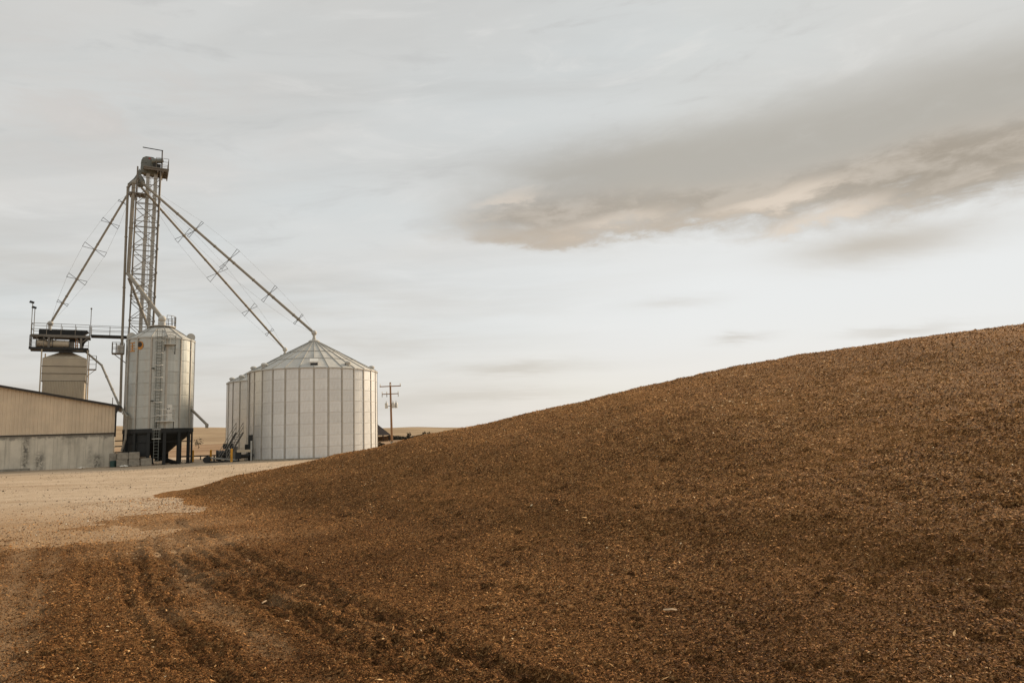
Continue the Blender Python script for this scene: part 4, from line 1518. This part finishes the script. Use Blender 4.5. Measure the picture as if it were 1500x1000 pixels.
# side auger spout poking out right of the narrow bin
AG = spout('side_auger', 'short slanted auger spout sticking out right of the narrow bin', [(-33.3, 69.8, 5.75), (-30.95, 69.1, 3.72)], .13, flange=9., group='side augers')
MB().lathe([(.13, -.32), (.17, 0), (.12, .12)], 10, (2.3, -.69, -2.0)).build('spout_hood', 'pipe_steel', AG, True)

# ------------------------------------------------------------------ power pole
PP = thing('utility_pole', 'wooden utility pole with crossarms and transformers beyond the heap', 'utility pole', (-16.1, 90.0, 0), R(10))
PP.rotation_euler = (0, R(-1.0), R(8))
MB().tube((0, 0, -.3), (0, 0, 9.0), .16, 10, .11).build('pole', 'pole_wood', PP, True)
MB().box(-1.38, 1.38, -.2, -.11, 8.42, 8.54).build('crossarm', 'pole_wood', PP)
MB().box(-1.1, 1.05, -.2, -.11, 7.42, 7.53).build('crossarm', 'pole_wood', PP)
im = MB().lathe([(.03, 0), (.07, .06), (.04, .1), (.07, .15), (.04, .2), (.06, .26), (.01, .3)], 8).mesh('insulator', 'white_paint', True)
for xx in (-1.08, -.48, 1.0):
    link('insulator', im, PP, (xx, -.155, 7.53))
    tube_obj('fuse_holder', 'tower_steel', PP, (xx, -.25, 7.5), (xx, -.3, 7.08), .045, 6)
for xx in (-1.3, -.0, 1.3):
    link('insulator', im, PP, (xx, -.155, 8.54))
for xx, yy in ((-.58, 0), (.30, -.22), (.68, .1)):
    MB().lathe([(.19, 5.62), (.2, 6.25), (.17, 6.3), (.05, 6.34), (.05, 6.55), (.03, 6.6)], 14, (xx, yy, 0)).build('transformer', 'casing_steel', PP, True)
MB().box(-.6, .7, -.06, .06, 5.85, 5.93).build('transformer_bracket', 'tower_steel', PP)
MB().box(-.2, .2, -.3, -.14, .7, 1.3).build('meter_box', 'grey_duct', PP)

# ------------------------------------------------------------------ far things
FBn = thing('hay_barn', 'dark hip roofed open barn far off, right of the nearer wide bin', 'barn', (-62.0, 300, .3), R(12))
pm = MB()
pm.v = [(-9.5, -7, 2.2), (7.5, -7, 2.2), (7.5, 7, 2.2), (-9.5, 7, 2.2), (-3.0, 0, 7.8), (1.0, 0, 7.8)]
pm.f = [(0, 1, 5, 4), (1, 2, 5), (2, 3, 4, 5), (3, 0, 4), (3, 2, 1, 0)]
pm.build('roof', 'dark_roof', FBn)
pmn = MB().box(-.13, .13, -.13, .13, -.5, 2.2).mesh('post', 'dark_roof')
for xx in (-8.5, -5.3, -2.1, 1.1, 4.3, 7.0):
    for yy in (-6.5, 6.5):
        link('post', pmn, FBn, (xx, yy, 0))
MB().box(-8.2, 6.6, 2.0, 6.0, -.4, 1.6).build('hay_stack', 'dry_field', FBn)
WH = thing('farmhouse', 'tiny pale farmhouse far away on the plain right of the utility pole', 'house', (-116.5, 900, 1.6), R(5))
MB().box(-4, 4, -2.5, 2.5, 0, 2.6).build('wall', 'white_paint', WH)
MB().poly([(-4.3, -2.8, 2.6), (-4.3, 2.8, 2.6), (-4.3, 0, 4.2)], (8.6, 0, 0)).build('roof', 'grey_paint', WH)


def crown_mesh(name, n, rx, rz, leaf, mat='shrub_green', seed=1):
    rg = np.random.default_rng(seed)
    v, f = [], []
    for _ in range(n):
        d = rg.normal(size=3)
        d /= np.linalg.norm(d)
        rad = rg.uniform(.35, 1.) ** .6 * (1 + .35 * math.sin(5 * d[0] + 3 * d[2] + seed))
        c = d * rad * np.array([rx, rx, rz]) + np.array([0, 0, rz])
        u = rg.normal(size=3); u /= np.linalg.norm(u)
        w = np.cross(u, rg.normal(size=3)); w /= np.linalg.norm(w)
        k = len(v)
        s = leaf * rg.uniform(.5, 1.4)
        v += [tuple(c + u * s), tuple(c + w * s * .7), tuple(c - u * s), tuple(c - w * s * .7)]
        f.append((k, k + 1, k + 2, k + 3))
    me = bpy.data.meshes.new(name)
    me.from_pydata(v, [], f)
    me.materials.append(MATS[mat])
    return me


def tree(name, label, cat, loc, rx, rz, trunk, n, leaf, group=None, seed=1, mat='shrub_green'):
    t = thing(name, label, cat, loc, 0., group)
    MB().tube((0, 0, -.6), (0, 0, trunk + rz * .9), max(.06, rx * .07), 7, .02).build('trunk', 'bark', t, True)
    for k in range(6):
        a = k * 1.05 + seed
        z0 = trunk + rz * (.1 + .13 * k)
        tube_obj('limb', 'bark', t, (0, 0, z0), (rx * .6 * math.sin(a), rx * .6 * math.cos(a), z0 + rz * .45), max(.03, rx * .03), 5)
    link('crown', crown_mesh('crown', n, rx, rz, leaf, mat, seed), t, (0, 0, trunk))
    return t


# shelterbelt: one far-off mass of scrub
sv, sf = [], []
for k in range(3600):
    u = rng.random()
    px = -63.5 + 23. * u
    h = (1.5 + .9 * vnoise(np.array([u * 22.]), np.array([.5]), 3)[0] + .5 * math.sin(u * 9))
    c = np.array([px + rng.normal(0, .2), 330 + rng.normal(0, 2.2), .1 + abs(rng.random()) ** .8 * h])
    a, b = rng.normal(size=3), rng.normal(size=3)
    a /= np.linalg.norm(a)
    b -= a * (a @ b)
    b /= np.linalg.norm(b)
    i = len(sv)
    s = .32
    sv += [tuple(c + a * s), tuple(c + b * s), tuple(c - a * s), tuple(c - b * s)]
    sf.append((i, i + 1, i + 2, i + 3))
me = bpy.data.meshes.new('shelterbelt')
me.from_pydata(sv, [], sf)
me.materials.append(MATS['shrub_green'])
tag(link('shelterbelt', me), 'long low dark belt of scrub far off beyond the utility pole', None, None, 'stuff')
tree('small_tree', 'round dark tree rising from the middle of the far scrub belt', 'tree', (-50.9, 329, .2), 1.0, 1.3, .5, 320, .22, 'trees in the far scrub belt', 2)
tree('small_tree', 'taller dark tree near the right end of the far scrub belt', 'tree', (-43.6, 329, .2), .9, 1.35, .5, 300, .22, 'trees in the far scrub belt', 3)
tree('small_tree', 'last dark tree ending the far scrub belt at the right', 'tree', (-41.3, 329, .2), .8, 1.3, .4, 280, .22, 'trees in the far scrub belt', 4)
tree('bare_shrub', 'sparse bare shrub on the brown field between the bins', 'shrub', (-115.0, 250, .4), 1.7, 1.5, .3, 90, .22, None, 5)
tree('scrub_bush', 'low brown scrub bush by the foot of the wide bin under the utility pole', 'bush', (-27.6, 140, -.25), 1.5, .5, .05, 320, .16, None, 6, 'shrub_green')

# ------------------------------------------------------------------ odd pieces on the heap


def husk(label, x_, y_, L, w, rot, bend=.12):
    m = MB()
    n = 6
    zc = float(heap_z(np.array([x_]), np.array([y_]))[0]) + .025
    for k in range(n + 1):
        u = k / n - .5
        ww = w * (1 - (2 * u) ** 4 * .6) * random.uniform(.8, 1.1)
        zz = bend * L * (.25 - u * u) + random.uniform(-.004, .004)
        m.v += [(u * L, -ww, zz), (u * L, 0, zz + w * .5), (u * L, ww, zz), (u * L, 0, zz - .004)]
    for k in range(n):
        for j in range(4):
            a, b = k * 4 + j, k * 4 + (j + 1) % 4
            m.f.append((a, b, b + 4, a + 4))
    m.f += [(0, 3, 2, 1), (n * 4, n * 4 + 1, n * 4 + 2, n * 4 + 3)]
    o = m.build('husk', 'dry_husk', None, True)
    o.location = (x_, y_, zc)
    o.rotation_euler = (random.uniform(-.1, .1), random.uniform(-.1, .1), rot)
    return tag(o, label, 'husk')


husk('flat pale husk lying on the crop near the lower middle edge', 1.45, 6.95, .14, .022, .15)
husk('small upright white husk on the trampled crop at lower left', -3.2, 8.85, .10, .02, 1.35, .3)
st_ = link('straw', flakes(900, 'straw', 'crop_flakes', (-40, 42), (4.4, 12.), lambda r: .022 + r * .0006, heap_z, on_heap, lambda n: rng.uniform(.7, .97, n), .10, 3.0), pile)
st_['kind'] = 'stuff'
